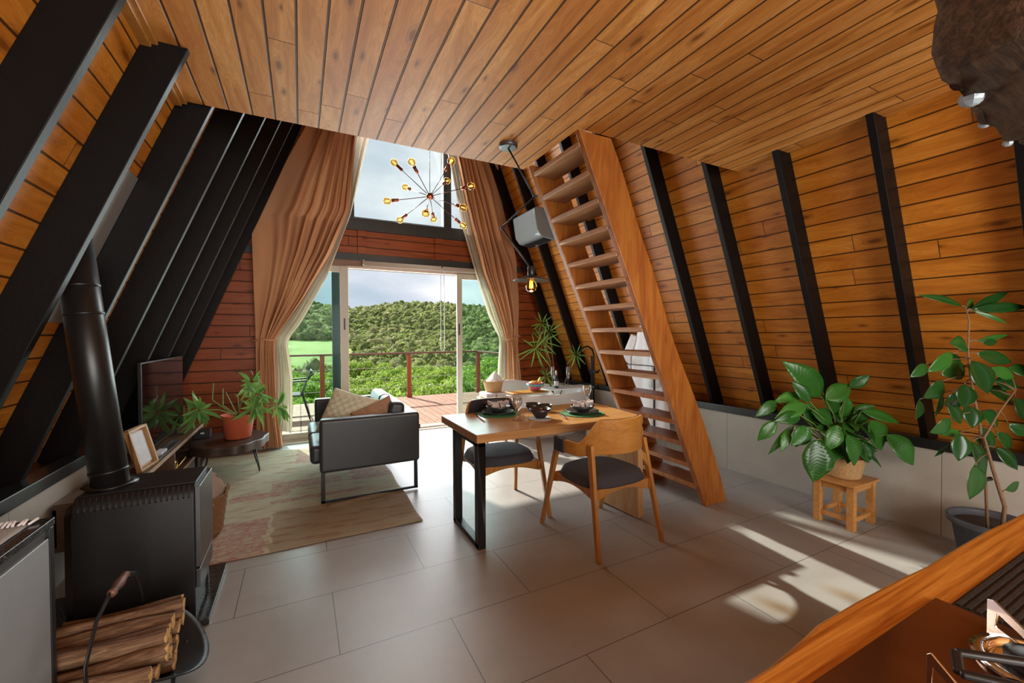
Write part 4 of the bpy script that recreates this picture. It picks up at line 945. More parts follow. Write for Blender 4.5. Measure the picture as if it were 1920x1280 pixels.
MB().lathe([(.0348, .03), (.0348, .10)], (3.34, 5.12, .64), 24).build('label', 'paper', bt, smooth=True)
MB().lathe([(.0155, .185), (.0150, .252), (1e-6, .254)], (3.34, 5.12, .64), 16).build('foil', plain('silver_foil', (.55, .55, .5), .3, .8), bt, smooth=True)
for x, y, nm in ((3.36, 5.25, 'taller glass flute left of the pair behind the bottle'), (3.56, 5.14, 'glass flute right of the green bottle')):
    fl_ = thing('champagne_flute', nm, 'glass', (x, y, .64), 'champagne flutes on the bath caddy')
    MB().lathe([(1e-6, .11), (.016, .12), (.027, .16), (.032, .30), (.030, .30), (.025, .16), (1e-6, .125)], (x, y, .64), 24).build('cup', 'glassware', fl_, smooth=True)
    MB().lathe([(1e-6, 0), (.034, 0), (.030, .004), (.004, .012), (.004, .112)], (x, y, .64), 20).build('stem', 'glassware', fl_, smooth=True)
bs = thing('bath_stool', 'small orange wooden stool beside the bathtub', 'stool', (2.25, 4.98, 0))
MB().box(2.09, 2.42, 4.84, 5.14, .575, .60).build('seat', 'chairwood', bs, bevel=.004)
for x in (2.11, 2.375):
    for y in (4.86, 5.095): MB().box(x, x+.028, y, y+.028, 0, .575).build('leg', 'chairwood', bs)
for k in range(2):
    x = 2.115+.145*k
    tw = thing('rolled_towel', 'white folded towel, %s of the pair on the orange stool' % ('left' if k == 0 else 'right'), 'towel', (x+.07, 4.99, .60), 'folded towels on the bath stool')
    for q in range(2): MB().box(x, x+.138, 4.86, 5.12, .602+.033*q, .634+.033*q).build('fold', 'whitecloth', tw, bevel=.013, seg=3)
wb_ = thing('round_basket', 'tan woven basket with a folded cloth above the white towels', 'basket', (2.28, 5.02, .67))
MB().lathe([(1e-6, 0), (.095, 0), (.105, .01), (.130, .13), (.135, .14), (.125, .14), (.10, .02)], (2.28, 5.02, .671), 32, wob=lambda a, i: 1+.012*math.sin(28*a)).build('weave', 'wickerl', wb_, smooth=True)
for s_ in (-1, 1): MB().tube([(2.28+s_*.13, 5.02-.035, .80), (2.28+s_*.155, 5.02-.02, .825), (2.28+s_*.155, 5.02+.02, .825), (2.28+s_*.13, 5.02+.035, .80)], .007, 8).build('handle', 'wickerl', wb_, smooth=True)
def cl2(u, v):
    a = 2*PI*u; rr = .115*(1-v)*(1+.25*mnoise.noise(Vector((math.cos(a)*2, math.sin(a)*2, v*2)))); return (2.30+rr*math.cos(a)+.01*v, 5.02+rr*math.sin(a), .80+.14*v**.8)
tag(MB().grid(cl2, 32, 10).build('cloth', 'whitecloth', smooth=True, loc=(2.3, 5.02, .8)), 'mauve-white folded cloth peaking out of the round basket', 'cloth')
fc = thing('bath_faucet', 'tall black floor-standing bath faucet with a hooked spout', 'faucet', (3.93, 5.0, 0))
MB().tube([(3.93, 5.0, 0), (3.93, 5.0, 1.12), (3.90, 5.0, 1.20), (3.82, 5.0, 1.245), (3.72, 5.0, 1.22), (3.68, 5.0, 1.14), (3.68, 5.0, 1.08)], .013, 12).build('spout', 'blackmetal', fc, smooth=True)
MB().lathe([(.06, 0), (.06, .012), (.014, .016)], (3.93, 5.0, 0), 24).build('base_flange', 'blackmetal', fc, smooth=True)
MB().tube([(3.93, 4.90, .86), (3.93, 5.10, .86)], .020, 12).build('mixer_body', 'blackmetal', fc, smooth=True)
MB().tube([(3.86, 4.96, .62), (3.86, 4.96, .98), (3.86, 4.96, 1.10)], [.010, .016, .012], 12).build('hand_shower', 'blackmetal', fc, smooth=True)
for y in (4.90, 5.10): MB().tube([(3.93, y, .86), (3.93, y+(.03 if y > 5 else -.03), .90)], .012, 10).build('lever', 'blackmetal', fc, smooth=True)
# robe on a rack
rk = thing('garment_rack', 'slim black steel clothes rack behind the staircase', 'rack', (3.8, 3.8, 0))
MB().tube([(3.62, 4.10, 0), (3.62, 4.10, 1.05), (3.62, 3.50, 1.05), (3.62, 3.50, 0)], .012, 8).build('frame', 'blackmetal', rk, smooth=True)
for y in (3.50, 4.10): MB().bar((3.50, y, .012), (3.86, y, .012), .022, .02).build('foot', 'blackmetal', rk)
MB().tube([(3.62, 3.50, .30), (3.62, 4.10, .30)], .008, 8).build('lower_rail', 'blackmetal', rk, smooth=True)
MB().bar((3.62, 3.95, 1.05), (3.40, 4.05, 1.22), .05, .03).build('hook_arm', 'blackmetal', rk, bevel=.003)
def robe(u, v):
    a = 2*PI*u; z = 1.52-1.25*v; w = .05+.19*min(1, v*3.0)+.05*v; d = .04+.07*min(1, v*3)
    k = 1+.14*math.sin(7*a+v*2)*min(1, v*2)+.12*mnoise.noise(Vector((math.cos(a)*2, math.sin(a)*2, v*3)))
    return (3.82+d*k*math.cos(a)+.16*max(0, z-.6)*-.5, 3.80+w*k*math.sin(a), z)
rb_ = thing('bath_robe', 'white bath robe hanging behind the staircase', 'robe', (3.78, 3.80, .3))
MB().grid(robe, 60, 40).build('robe_body', 'robe', rb_, smooth=True)
for s_ in (-1, 1): MB().tube([(3.72, 3.80+s_*.12, 1.40), (3.70, 3.80+s_*.23, 1.15), (3.70, 3.80+s_*.22, .80)], [.05, .06, .07], 12).build('sleeve', 'robe', rb_, smooth=True)
# palm
def rootpos(px, py, y): return pY(px, py, y)
pmz = thing('lady_palm', 'slender green lady palm beside the tan curtain', 'plant', (3.66, 5.62, 0))
MB().lathe([(1e-6, 0), (.12, 0), (.16, .30), (.15, .30), (1e-6, .27)], (3.66, 5.62, 0), 28).build('pot', 'greypot', pmz, smooth=True)
base = Vector((3.66, 5.62, .28)); dpp = depth(base)
st_, lv = MB(), MB(); heads = [(1018, 640, -.15, .32), (1030, 622, -.1, .28), (1024, 705, -.2, .20), (1004, 652, -.30, .34), (1080, 665, -.55, .20), (1016, 606, -.05, .22)]
for hx, hy, dd, R in heads:
    h_ = pD(hx, hy, dpp+dd); st_.tube([base, base.lerp(h_, .5)+Vector((.02, 0, .05)), h_], [.010, .008, .005], 7)
    star(lv, h_, R, 10, .022, hx, tilt=.25, droop=-.02, dmin=.7)
st_.build('stems', 'woodstem', pmz, smooth=True); lv.build('fronds', 'leafpalm', pmz, smooth=True)
# air conditioner on the right slope
ac = thing('air_conditioner', 'grey-white split air conditioner on the right sloping wall', 'air conditioner', (3.1, 5.2, 2.95))
prof = [(-.02, -.235), (-.235, -.20), (-.27, -.12), (-.20, .17), (-.15, .20), (.0, .20)]
acx = lambda z: 3.205-S*(z-2.8)
A_ = MB().prism([(acx(2.98+pz_)+px_, 2.98+pz_) for px_, pz_ in prof], 'y', 4.93, 5.58); A_.build('case', 'acwhite', ac, bevel=.02, seg=3)
MB().prism([(acx(2.98-.215)-.20, 2.766), (acx(2.98-.215)-.06, 2.745), (acx(2.98-.215)-.06, 2.738), (acx(2.98-.215)-.20, 2.758)], 'y', 4.97, 5.54).build('louvre_slot', 'blackmetal', ac)
MB().bar((acx(2.8)-.06, 5.32, 2.745), (acx(2.8)-.06, 5.32, 2.735), .05, .05).build('drain_cap', 'acwhite', ac)

# ================================================================== LAMPS
ch_c = Vector((1.37, 4.776, 3.04)); Lr = .56
cn = thing('sputnik_chandelier', 'twelve-armed starburst chandelier with amber globe bulbs', 'chandelier', tuple(ch_c))
MB().ball(ch_c, .042, 20).build('hub', 'copper', cn, smooth=True)
MB().tube([ch_c+Vector((0, 0, .035)), ch_c+Vector((0, 0, .50))], .004, 6).tube([ch_c+Vector((0, 0, .50)), Vector((ch_c.x, ch_c.y, RIDGE-.26))], .0022, 6).build('suspension_cord', 'blackmetal', cn, smooth=True)
dC = depth(ch_c)
def bulbset(parent, pos, d, r, glass, fil):
    d = d.normalized()
    MB().tube([pos-d*(r+.085), pos-d*(r+.082), pos-d*(r+.005)], [.016, .019, .019], 16).build('socket', 'copper', parent, smooth=True)
    b_ = MB().ball(pos, r, 20).build('bulb', glass, parent, smooth=True)
    ax = Vector((0, 0, 1)) if abs(d.z) < .9 else Vector((1, 0, 0)); sx = d.cross(ax).normalized()
    f_ = MB()
    for k in (-1.5, -.5, .5, 1.5): f_.tube([pos-d*r*.55+sx*(k*r*.12), pos+d*r*.45+sx*(k*r*.24)], .0022, 5)
    o = f_.build('filament', 'filament' if fil == 1 else 'filament2', parent, smooth=True); o.parent = b_
for px, py, sgn in ((739, 305, -1), (772, 304, -1), (846, 302, -1), (760, 351, 1), (838, 339, 1), (883, 349, -1), (726, 377, -1), (868, 389, -1), (750, 412, 1), (798, 400, -1), (813, 411, 1), (868, 423, 1)):
    q = pD(px, py, dC)-ch_c; rr = q.length; off = math.sqrt(max(0, Lr*Lr-rr*rr)); dep = dC+sgn*off*.9
    p = pD(px, py, dep); d = (p-ch_c).normalized()
    arm_end = p-d*(.042+.08)
    MB().tube([ch_c+d*.035, arm_end], .0045, 8).build('arm', 'bronze', cn, smooth=True)
    bulbset(cn, p, d, .043, 'goldglass', 1)
pn = thing('pendant_lamp', 'black zigzag swing-arm pendant lamp hanging over the dining table', 'lamp', (1.359, 2.707, 2.8))
pd0 = depth((1.359, 2.707, 2.6))
K0, K1, K2, K3 = Vector((1.359, 2.707, 2.77)), pD(1002, 368, pd0), pD(941, 427, pd0), pD(993, 500, pd0)
MB().lathe([(1e-6, -.030), (.060, -.030), (.068, -.022), (.068, 0), (1e-6, 0)], (1.359, 2.707, 2.80), 36).build('ceiling_rose', 'steelgrey', pn, smooth=False, bevel=.003)
for a, b in ((K0, K1), (K1, K2), (K2, K3)): MB().tube([a, b], .0065, 8).build('arm', 'blackmetal', pn, smooth=True)
for k in (K1, K2): MB().ball(k, .013, 12).tube([k-AR*.004, k+AR*.022], .006, 8).build('joint', 'blackmetal', pn, smooth=True)
sc_ = pD(996, 525, pd0)
MB().tube([K3, Vector((sc_.x, sc_.y, sc_.z+.09))], .005, 8).build('swivel', 'blackmetal', pn, smooth=True)
MB().lathe([(.020, .100), (.026, .095), (.026, .040), (.020, .030)], tuple(sc_), 24).build('socket', 'blackmetal', pn, smooth=True)
MB().lathe([(.020, .036), (.045, .026), (.128, .0), (.131, -.002), (.126, -.004), (.045, .020), (.018, .028)], tuple(sc_), 48).build('lamp_shade', 'blackmetal', pn, smooth=True)
gb = MB().lathe([(.015, .028), (.018, .0), (.036, -.022), (.042, -.045), (.036, -.070), (.020, -.084), (1e-6, -.088)], tuple(sc_), 28).build('bulb', 'goldglass', pn, smooth=True)
f_ = MB()
for k in (-1.5, -.5, .5, 1.5): f_.tube([sc_+Vector((.007*k, 0, -.005)), sc_+Vector((.010*k, 0, -.06))], .0016, 5)
f_.build('filament', 'filament2', pn, smooth=True).parent = gb
def lampl(name, loc, e_, col, r):
    d = bpy.data.lights.new(name, 'POINT'); o = bpy.data.objects.new(name, d); C.objects.link(o); o.location = loc; d.energy = e_; d.color = col; d.shadow_soft_size = r
lampl('pendant_glow', tuple(sc_+Vector((0, 0, -.12))), 2.5, (1, .55, .2), .04)
lampl('chandelier_glow', tuple(ch_c+Vector((0, -.1, -.12))), 6, (1, .68, .35), .3)

# ================================================================== RIGHT SIDE: STOOL, PLANTS
so = thing('plant_stool', 'small light wooden stool carrying the basket plant', 'stool', (3.70, 1.65, 0))
ZT_ = .335
MB().box(3.475, 3.84, 1.495, 1.79, ZT_-.018, ZT_).build('seat', 'stoolwood', so, bevel=.003)
for x in (3.495, 3.775):
    for y in (1.512, 1.728): MB().box(x, x+.046, y, y+.046, 0, ZT_-.018).build('leg', 'stoolwood', so, bevel=.002)
for z0 in (.055, .268):
    for y in (1.525, 1.741): MB().box(3.53, 3.79, y, y+.020, z0, z0+(.032 if z0 < .1 else .049)).build('rail', 'stoolwood', so)
    for x in (3.508, 3.788): MB().box(x, x+.020, 1.55, 1.74, z0, z0+(.032 if z0 < .1 else .049)).build('rail', 'stoolwood', so)
pc = Vector((3.66, 1.655, ZT_))
pl_ = thing('peace_lily', 'broad-leaved green houseplant in a tan woven basket on the stool', 'plant', tuple(pc))
MB().lathe([(1e-6, 0), (.098, 0), (.108, .01)]+[(.108+.030*k/18+.0022*(k % 2), .01+.15*k/18) for k in range(19)]+[(.132, .162), (.10, .02)], tuple(pc), 48, wob=lambda a, i: 1+.006*math.sin(30*a)).build('basket', 'wickerl', pl_, smooth=True)
MB().lathe([(.120, .14), (.136, .185), (.139, .192), (.130, .192), (.118, .15), (1e-6, .15)], tuple(pc), 40).build('inner_pot', plain('brown_plastic_pot', (.20, .07, .04), .4), pl_, smooth=True)
D0 = depth(pc+Vector((0, 0, .3)))
LV = [(1541,741,1466,677,44,.05,-1), (1518,752,1484,715,24,-.05,-1), (1500,742,1452,752,22,.0,0), (1455,752,1416,781,20,.0,0), (1510,757,1453,785,25,-.08,0), (1500,778,1452,790,22,-.12,0), (1455,789,1420,826,22,-.12,0),
      (1488,797,1440,852,14,-.1,0), (1478,805,1464,848,16,-.1,0), (1515,800,1484,835,32,-.15,0), (1531,824,1525,903,50,-.22,0), (1570,797,1548,846,28,-.2,0), (1588,815,1601,873,42,-.2,0), (1632,788,1652,844,46,-.12,0),
      (1662,815,1712,872,38,-.14,0), (1548,748,1596,722,32,.0,0), (1592,724,1631,703,20,.0,0), (1574,768,1540,742,38,.05,0), (1615,770,1686,793,20,.0,0), (1560,790,1520,770,30,-.05,0), (1600,800,1620,772,30,.05,0), (1610,825,1628,868,30,-.1,0),
      (1545,800,1500,760,28,.05,0), (1580,790,1590,745,30,.1,0), (1500,800,1492,838,26,-.1,0), (1600,780,1640,760,24,.05,0), (1530,770,1495,770,26,.1,0), (1560,810,1530,800,30,.0,0), (1590,790,1560,770,34,.1,0), (1525,790,1505,760,30,.0,0)]
lm, sm = MB(), MB(); rnd = random.Random(9)
origin = pc+Vector((0, 0, .17))
for bx, by, tx, ty, w, dd, fl in LV:
    d_ = D0+dd; A, B = pD(bx, by, d_), pD(tx, ty, d_+rnd.uniform(-.05, .03)); wm = w*d_/FPX*1.05
    leaf(lm, A, B, wm, -AF+Vector((rnd.uniform(-.35, .35), 0, rnd.uniform(.1, .7))), rnd.uniform(.02, .10), .18, 26, .85, .012, .05)
    o_ = origin+Vector((rnd.uniform(-.05, .05), rnd.uniform(-.05, .05), 0)); mid = o_.lerp(A, .6)+Vector((0, 0, .05))
    sm.tube([o_, mid, A], [.0045, .004, .003], 6)
for k in range(44):
    a = rnd.uniform(0, 2*PI); R = rnd.uniform(.06, .27); h = rnd.uniform(.02, .28); A = origin+Vector((math.cos(a)*R*.6, math.sin(a)*R*.5, h)); B = A+Vector((math.cos(a)*(.16 if math.cos(a) < .3 else .08), math.sin(a)*.12, rnd.uniform(-.12, .05)))
    leaf(lm, A, B, rnd.uniform(.06, .10), Vector((0, -.4, 1)), .08, .2, 18, .85, .01, .05); sm.tube([origin, origin.lerp(A, .5)+Vector((0, 0, .04)), A], .003, 6)
for k in range(22):
    a = rnd.uniform(0, 2*PI); sm.tube([origin, origin+Vector((math.cos(a)*.06, math.sin(a)*.05, .10)), origin+Vector((math.cos(a)*.12, math.sin(a)*.1, .17))], .003, 6)
lm.build('foliage', 'leafpeace', pl_, smooth=True, solid=.0012); sm.build('stems', 'stem', pl_, smooth=True)

pot_c = Vector((3.70, .895, 0))
fi = thing('rubber_fig', 'tall fig plant with oval leaves in a slate grey pot', 'plant', tuple(pot_c))
MB().lathe([(1e-6, 0), (.135, 0), (.14, .01), (.175, .25), (.195, .255), (.200, .265), (.200, .292), (.192, .296), (.178, .285), (.172, .25), (1e-6, .24)], tuple(pot_c), 44).build('pot', 'greypot', fi, smooth=True)
MB().lathe([(1e-6, .262), (.168, .255)], tuple(pot_c), 30).build('soil', 'soil', fi)
D1 = depth(Vector((3.70, .84, .6)))
FL = [(1803,574,1721,553,15,0), (1812,580,1822,560,24,.03), (1818,583,1892,545,17,0), (1822,580,1928,575,19,.0), (1822,582,1890,607,8,0), (1830,640,1891,627,10,0), (1840,641,1870,641,13,0), (1813,650,1780,643,32,0), (1786,662,1738,697,27,-.04), (1737,683,1706,707,20,-.04),
      (1830,662,1897,679,24,0), (1808,686,1764,702,36,.03), (1822,676,1852,738,50,-.08), (1856,690,1902,709,22,0), (1863,714,1911,725,24,.05), (1768,714,1730,746,40,-.05), (1808,720,1806,764,44,-.1), (1724,748,1716,786,24,0), (1765,738,1754,780,18,0),
      (1783,786,1743,811,30,-.05), (1776,758,1801,794,24,-.05), (1815,760,1823,802,36,0), (1800,810,1758,812,15,0), (1800,813,1797,864,36,-.05), (1822,828,1848,890,32,-.05), (1825,820,1858,835,17,0), (1828,870,1818,936,46,-.12), (1866,838,1908,881,26,0),
      (1868,810,1894,842,24,.05), (1885,918,1911,903,20,0), (1864,712,1906,724,28,.1), (1850,730,1902,754,32,.1), (1903,746,1921,788,32,.05), (1890,795,1926,816,22,.05), (1782,828,1752,856,10,0), (1800,670,1768,680,20,.1), (1840,770,1870,800,34,.1), (1800,740,1770,760,30,.08), (1835,800,1860,845,30,.05), (1890,690,1935,700,24,.1)]
lm, sm = MB(), MB(); rnd = random.Random(5)
trunkA = [pD(1852, 975, D1+.0), pD(1848, 900, D1), pD(1838, 800, D1), pD(1822, 720, D1), pD(1815, 660, D1), pD(1817, 600, D1), pD(1811, 578, D1)]
trunkB = [pD(1878, 975, D1-.03), pD(1884, 950, D1-.03), pD(1862, 880, D1-.03), pD(1845, 820, D1-.02), pD(1875, 770, D1), pD(1905, 730, D1)]
trunkA[0].z = .25; trunkB[0].z = .25
sm.tube(trunkA, [.008, .007, .0065, .006, .005, .0045, .003], 8); sm.tube(trunkB, [.011, .010, .009, .007, .005, .004], 8)
def nearest(p):
    best = None
    for tr_ in (trunkA, trunkB):
        for a, b in zip(tr_, tr_[1:]):
            t = max(0, min(1, (p-a).dot(b-a)/(b-a).length_squared)); q = a.lerp(b, t); dd = (p-q).length+.0
            if best is None or dd < best[0]: best = (dd, q)
    return best[1]
for bx, by, tx, ty, w, dd in FL:
    d_ = D1+dd; A, B = pD(bx, by, d_), pD(tx, ty, d_+rnd.uniform(-.04, .04)); wm = w*d_/FPX
    leaf(lm, A, B, wm, -AF+Vector((rnd.uniform(-.3, .3), 0, rnd.uniform(-.2, .5))), rnd.uniform(.0, .06), .22, 9, .95)
    sm.tube([nearest(A), nearest(A).lerp(A, .5)+Vector((0, 0, .01)), A], .0028, 6)
lm.build('foliage', 'leafdark', fi, smooth=True, solid=.001); sm.build('stems', 'woodstem', fi, smooth=True)
MB().tube([pD(1838, 900, D1), pD(1858, 897, D1)], .012, 10).build('plant_tie', 'blackmetal', fi, smooth=True)

# ================================================================== KITCHEN COUNTER
CZ = .90
kc = thing('kitchen_counter', 'thick amber wooden worktop with a wavy natural edge', 'worktop', (1.3, .1, CZ))
pts = []
EDGE = [(1380,1280), (1440,1243), (1500,1193), (1530,1165), (1600,1124), (1680,1082), (1733,1058), (1800,1018), (1850,990), (1884,975), (1920,957)]
for px, py in EDGE: p = pz(px, py, CZ); pts.append((p.x, p.y))
pts = [(pts[0][0]-.12, pts[0][1]-.01)]+pts+[(2.6, .41), (2.6, -.35), (pts[0][0]-.12, -.35)]
MB().prism(pts, 'z', CZ-.055, CZ).build('top', 'counterwood', kc, bevel=.012, seg=3)
kb = thing('counter_base', 'plain dark base cabinet under the amber worktop', 'cabinet', (1.5, 0, 0))
MB().box(.58, 2.58, -.33, .33, .08, CZ-.057).build('carcass', 'tvwood', kb); MB().box(.62, 2.55, -.30, .29, 0, .08).build('plinth', 'blackmetal', kb)
for k in range(4): MB().box(.60+.49*k, 1.07+.49*k, .33, .348, .10, CZ-.07).build('door', 'tvwood', kb, bevel=.002)
ct = thing('gas_cooktop', 'bronze steel gas cooktop set into the wooden worktop', 'cooktop', (.8, .1, CZ))
MB().box(.45, 1.092, -.17, .338, CZ+.001, CZ+.008).build('surface', 'cooktop', ct, bevel=.003)
def CP(px, py, h): return pz(px, py, CZ+h)
bc = Vector((.99, .185, CZ+.008))
MB().lathe([(.075, 0), (.078, .006), (.060, .010), (.058, .004), (.05, .002)], tuple(bc), 40).build('burner_bowl', 'chrome', ct, smooth=True)
MB().lathe([(.040, 0), (.042, .016), (.030, .020), (1e-6, .021)], tuple(bc), 32).build('burner_cap', 'blackmetal', ct, smooth=True)
def vplate(p, q, h, t=.0035, slot=True):
    """upright slotted steel blade standing on the cooktop from p to q, tapering towards q"""
    p, q = Vector(p), Vector(q); d = (q-p); L = d.length; d.normalize(); n_ = Vector((-d.y, d.x, 0))*t/2
    out = [(0, 0), (L, 0), (L, h*.55), (L*.12, h), (0, h*.92)]
    inn = [(L*.16, h*.22), (L*.86, h*.20), (L*.90, h*.30), (L*.86, h*.40), (L*.20, h*.66)]
    mb = MB(); vs = []
    for sg in (1, -1):
        for r_, z_ in out+inn: vs.append(p+d*r_+Vector((0, 0, z_))+n_*sg)
    fs = []
    for i in range(5):
        j = (i+1) % 5; fs += [(i, j, 5+j, 5+i), (10+j, 10+i, 15+i, 15+j), (i, 10+i, 10+j, j), (5+i, 5+j, 15+j, 15+i)]
    return mb.add(vs, fs)
vplate(CP(1852, 1176, .008), CP(1960, 1255, .008), .055).build('pan_support', 'chrome', ct, bevel=.0008)
vplate(CP(1738, 1290, .008), CP(1800, 1330, .008), .055).build('pan_support', 'chrome', ct, bevel=.0008)
mbp = MB(); hh = .040; A_, B_, C_, D_ = CP(1792, 1222, hh), CP(1960, 1247, hh), CP(1798, 1262, hh), CP(1930, 1292, hh)
for a_, b_2 in ((A_, B_), (A_, C_), (C_, D_)): mbp.bar(a_, b_2, .013, .010)
mbp.build('pan_support', 'blackmetal', ct, bevel=.004)
rmn = thing('drain_mat', 'black ribbed drying mat beside the cooktop', 'mat', (1.3, .2, CZ))
mb = MB().box(1.10, 1.75, -.12, .318, CZ+.001, CZ+.004)
for k in range(34): y = -.116+.0129*k; mb.bar((1.103, y, CZ+.005), (1.747, y, CZ+.005), .007, .004)
mb.build('mat', 'tire', rmn)
# rustic timber shelf hanging over the counter
hs = thing('rustic_hanging_beam', 'rough bark-edged timber slab hanging over the kitchen counter', 'beam', (1.9, .35, 2.1))
HZ = 2.03; HP = [(1757, 155), (1800, 168), (1818, 190), (1836, 215), (1862, 245), (1885, 262), (1925, 272)]
ed = [pz(px, py, HZ) for px, py in HP]
pts = [(p.x, p.y) for p in ed]
lo = pts+[(pts[-1][0]+.5, pts[-1][1]+.02), (pts[-1][0]+.5, -.10), (pts[0][0]-.06, -.02), (pts[0][0]-.05, pts[0][1]-.14)]
lo_in = [(x+.0, y) for x, y in lo]
def rough_prism(outl, z0, z1, K=7, amp=.018):
    n_ = []; 
    for (x0, y0), (x1, y1) in zip(outl, outl[1:]+outl[:1]):
        L = math.hypot(x1-x0, y1-y0); q = max(1, int(L/.02))
        for k in range(q): n_.append((x0+(x1-x0)*k/q, y0+(y1-y0)*k/q))
    cx, cy_ = sum(p[0] for p in n_)/len(n_), sum(p[1] for p in n_)/len(n_)
    vs, fs = [], []; N_ = len(n_)
    for j in range(K+1):
        z = z0+(z1-z0)*j/K
        for x, y in n_:
            d = Vector((x-cx, y-cy_, 0)).normalized(); a = amp*(1.3*mnoise.noise(Vector((x*14, y*14, z*18)))+.6*mnoise.noise(Vector((x*45, y*45, z*30))))
            bul = .018*math.sin(PI*j/K)
            vs.append((x+d.x*(a+bul), y+d.y*(a+bul), z+(.012*mnoise.noise(Vector((x*12, y*12, j))) if j in (0, K) else 0)))
    for j in range(K):
        for i in range(N_): fs.append((j*N_+i, j*N_+(i+1) % N_, (j+1)*N_+(i+1) % N_, (j+1)*N_+i))
    fs += [tuple(range(N_))[::-1], tuple(range(K*N_, (K+1)*N_))]
    return MB().add(vs, fs)
rough_prism(lo, HZ, HZ+.24).build('slab', 'bark', hs, smooth=True)
for px, py, r in ((1822, 183, .026), (1846, 232, .014), (1890, 268, .013)):
    p = pz(px, py, HZ+.004); MB().ball(p, r, 7, sz=.9).build('crystal', 'quartz', hs)
for x in (ed[3].x+.12, ed[3].x+.42): MB().tube([(x, .18, HZ+.20), (x, .18, 2.80)], .004, 6).build('hanging_cable', 'blackmetal', hs, smooth=True)

# ================================================================== OUTSIDE: DECK, RAILING, HILLS
st(MB().box(-4, 6.2, 6.60, 9.98, -.13, -.045).build('deck_floor', 'deckw'))
dk = MB()
RYY, RZ = 9.86, 1.02
def post(x, y, nm='redpost'):
    o = thing('railing_post', None, 'post', (x, y, -.045), 'square posts of the deck railing')
    MB().box(x-.045, x+.045, y-.045, y+.045, -.044, RZ-.04).build('shaft', nm, o, bevel=.003); MB().box(x-.06, x+.06, y-.06, y+.06, -.044, .05).build('base_trim', nm, o, bevel=.004); return o
for x, lab in ((2.29, 'red wooden railing post standing in the open doorway view'), (.42, 'wooden railing post seen through the left glass panel'), (4.05, 'wooden corner post of the railing seen through the right glass')):
    post(x, RYY)['label'] = lab
post(4.05, 7.6)['label'] = 'wooden post of the side railing near the house'
rl = thing('deck_handrail', 'dark red wooden top rail along the far deck edge', 'handrail', (1, RYY, RZ))
MB().box(-3.5, 4.12, RYY-.05, RYY+.05, RZ-.04, RZ).build('rail', 'redrail', rl, bevel=.005)
MB().box(4.0, 4.10, 6.7, RYY-.05, RZ-.04, RZ).build('side_rail', 'redrail', rl, bevel=.005)
for z in (.20, .43, .67):
    c_ = thing('railing_cable', '%s steel cable of the deck railing' % {.20: 'lowest', .43: 'middle', .67: 'topmost'}[z], 'cable', (1, RYY, z), 'steel cables of the deck railing')
    MB().tube([(-3.5, RYY, z), (4.05, RYY, z)], .005, 6).build('long_run', 'chrome', c_, smooth=True); MB().tube([(4.05, RYY, z), (4.05, 6.7, z)], .005, 6).build('side_run', 'chrome', c_, smooth=True)
oc = thing('deck_chair', 'black woven outdoor chair on the deck left of the door', 'chair', (-.20, 8.35, -.045))
ZC = -.045
MB().box(-.48, .0, 8.10, 8.58, ZC+.41, ZC+.435).build('seat', 'blackmetal', oc, bevel=.01)
bkm = MB().grid(lambda u, v: (.0+.17*v+.015*math.sin(PI*u), 8.10+.48*u, ZC+.43+.42*v), 12, 10); bkm.build('backrest', 'blackmetal', oc, smooth=True, solid=.012)
for y in (8.10, 8.58):
    MB().tube([(-.46, y, ZC+.005), (-.44, y, ZC+.62), (-.38, y, ZC+.66), (.10, y, ZC+.68), (.20, y, ZC+.80)], .013, 8).build('arm', 'blackmetal', oc, smooth=True)
    MB().tube([(.02, y, ZC+.45), (.14, y, ZC+.005)], .013, 8).build('leg', 'blackmetal', oc, smooth=True)

def terr(x, y):
    tab = [(10, -2.2), (20, -3.2), (40, -4.6), (62, -4.2), (85, -1.6), (110, 1.0), (150, 7.0), (190, 11.8), (225, 12.5), (300, 4)]
    h = lerp_tab(tab, y)
    h += 1.2*mnoise.noise(Vector((x*.02, y*.02, 0)))*min(1, y/60)*2
    far = max(0, min(1, (y-100)/90)); a = x/max(y, 1)
    h += far*(2.6*math.exp(-((a-.36)/.14)**2) - 1.5*math.exp(-((a-.11)/.06)**2) + .8*math.exp(-((a-.0)/.05)**2) - 1.0*max(0, a-.45)*8)
    return h
tm = MB()
def tf(u, v):
    y = 10.2+290*v**1.7; x = (-.45+1.35*u)*(y+14); return (x, y, terr(x, y))
tm.grid(tf, 70, 80); o = tm.build('hillside', 'meadow', smooth=True); st(o)
def ico(sub):
    b = bmesh.new(); bmesh.ops.create_icosphere(b, subdivisions=sub, radius=1); v = np.array([tuple(q.co) for q in b.verts]); f = np.array([[k.index for k in q.verts] for q in b.faces]); b.free(); return v, f
IC = {2: ico(2), 3: ico(3), 4: ico(4)}
rng = np.random.RandomState(3)
def crown(sub, r, hz, c, lump=.28):
    v, f = IC[sub]; ph = rng.uniform(0, 7, 9); d = np.zeros(len(v))
    for k, fr in enumerate((2.3, 4.1, 7.7)):
        d += np.sin(v[:, 0]*fr+ph[3*k])*np.sin(v[:, 1]*fr*1.1+ph[3*k+1])*np.sin(v[:, 2]*fr*.9+ph[3*k+2])/(1+k*.35)
    d = 1+lump*d*1.4 + rng.uniform(-.10, .10, len(v))
    w = v*d[:, None]*r; w[:, 2] *= hz
    return w+np.array(c), f
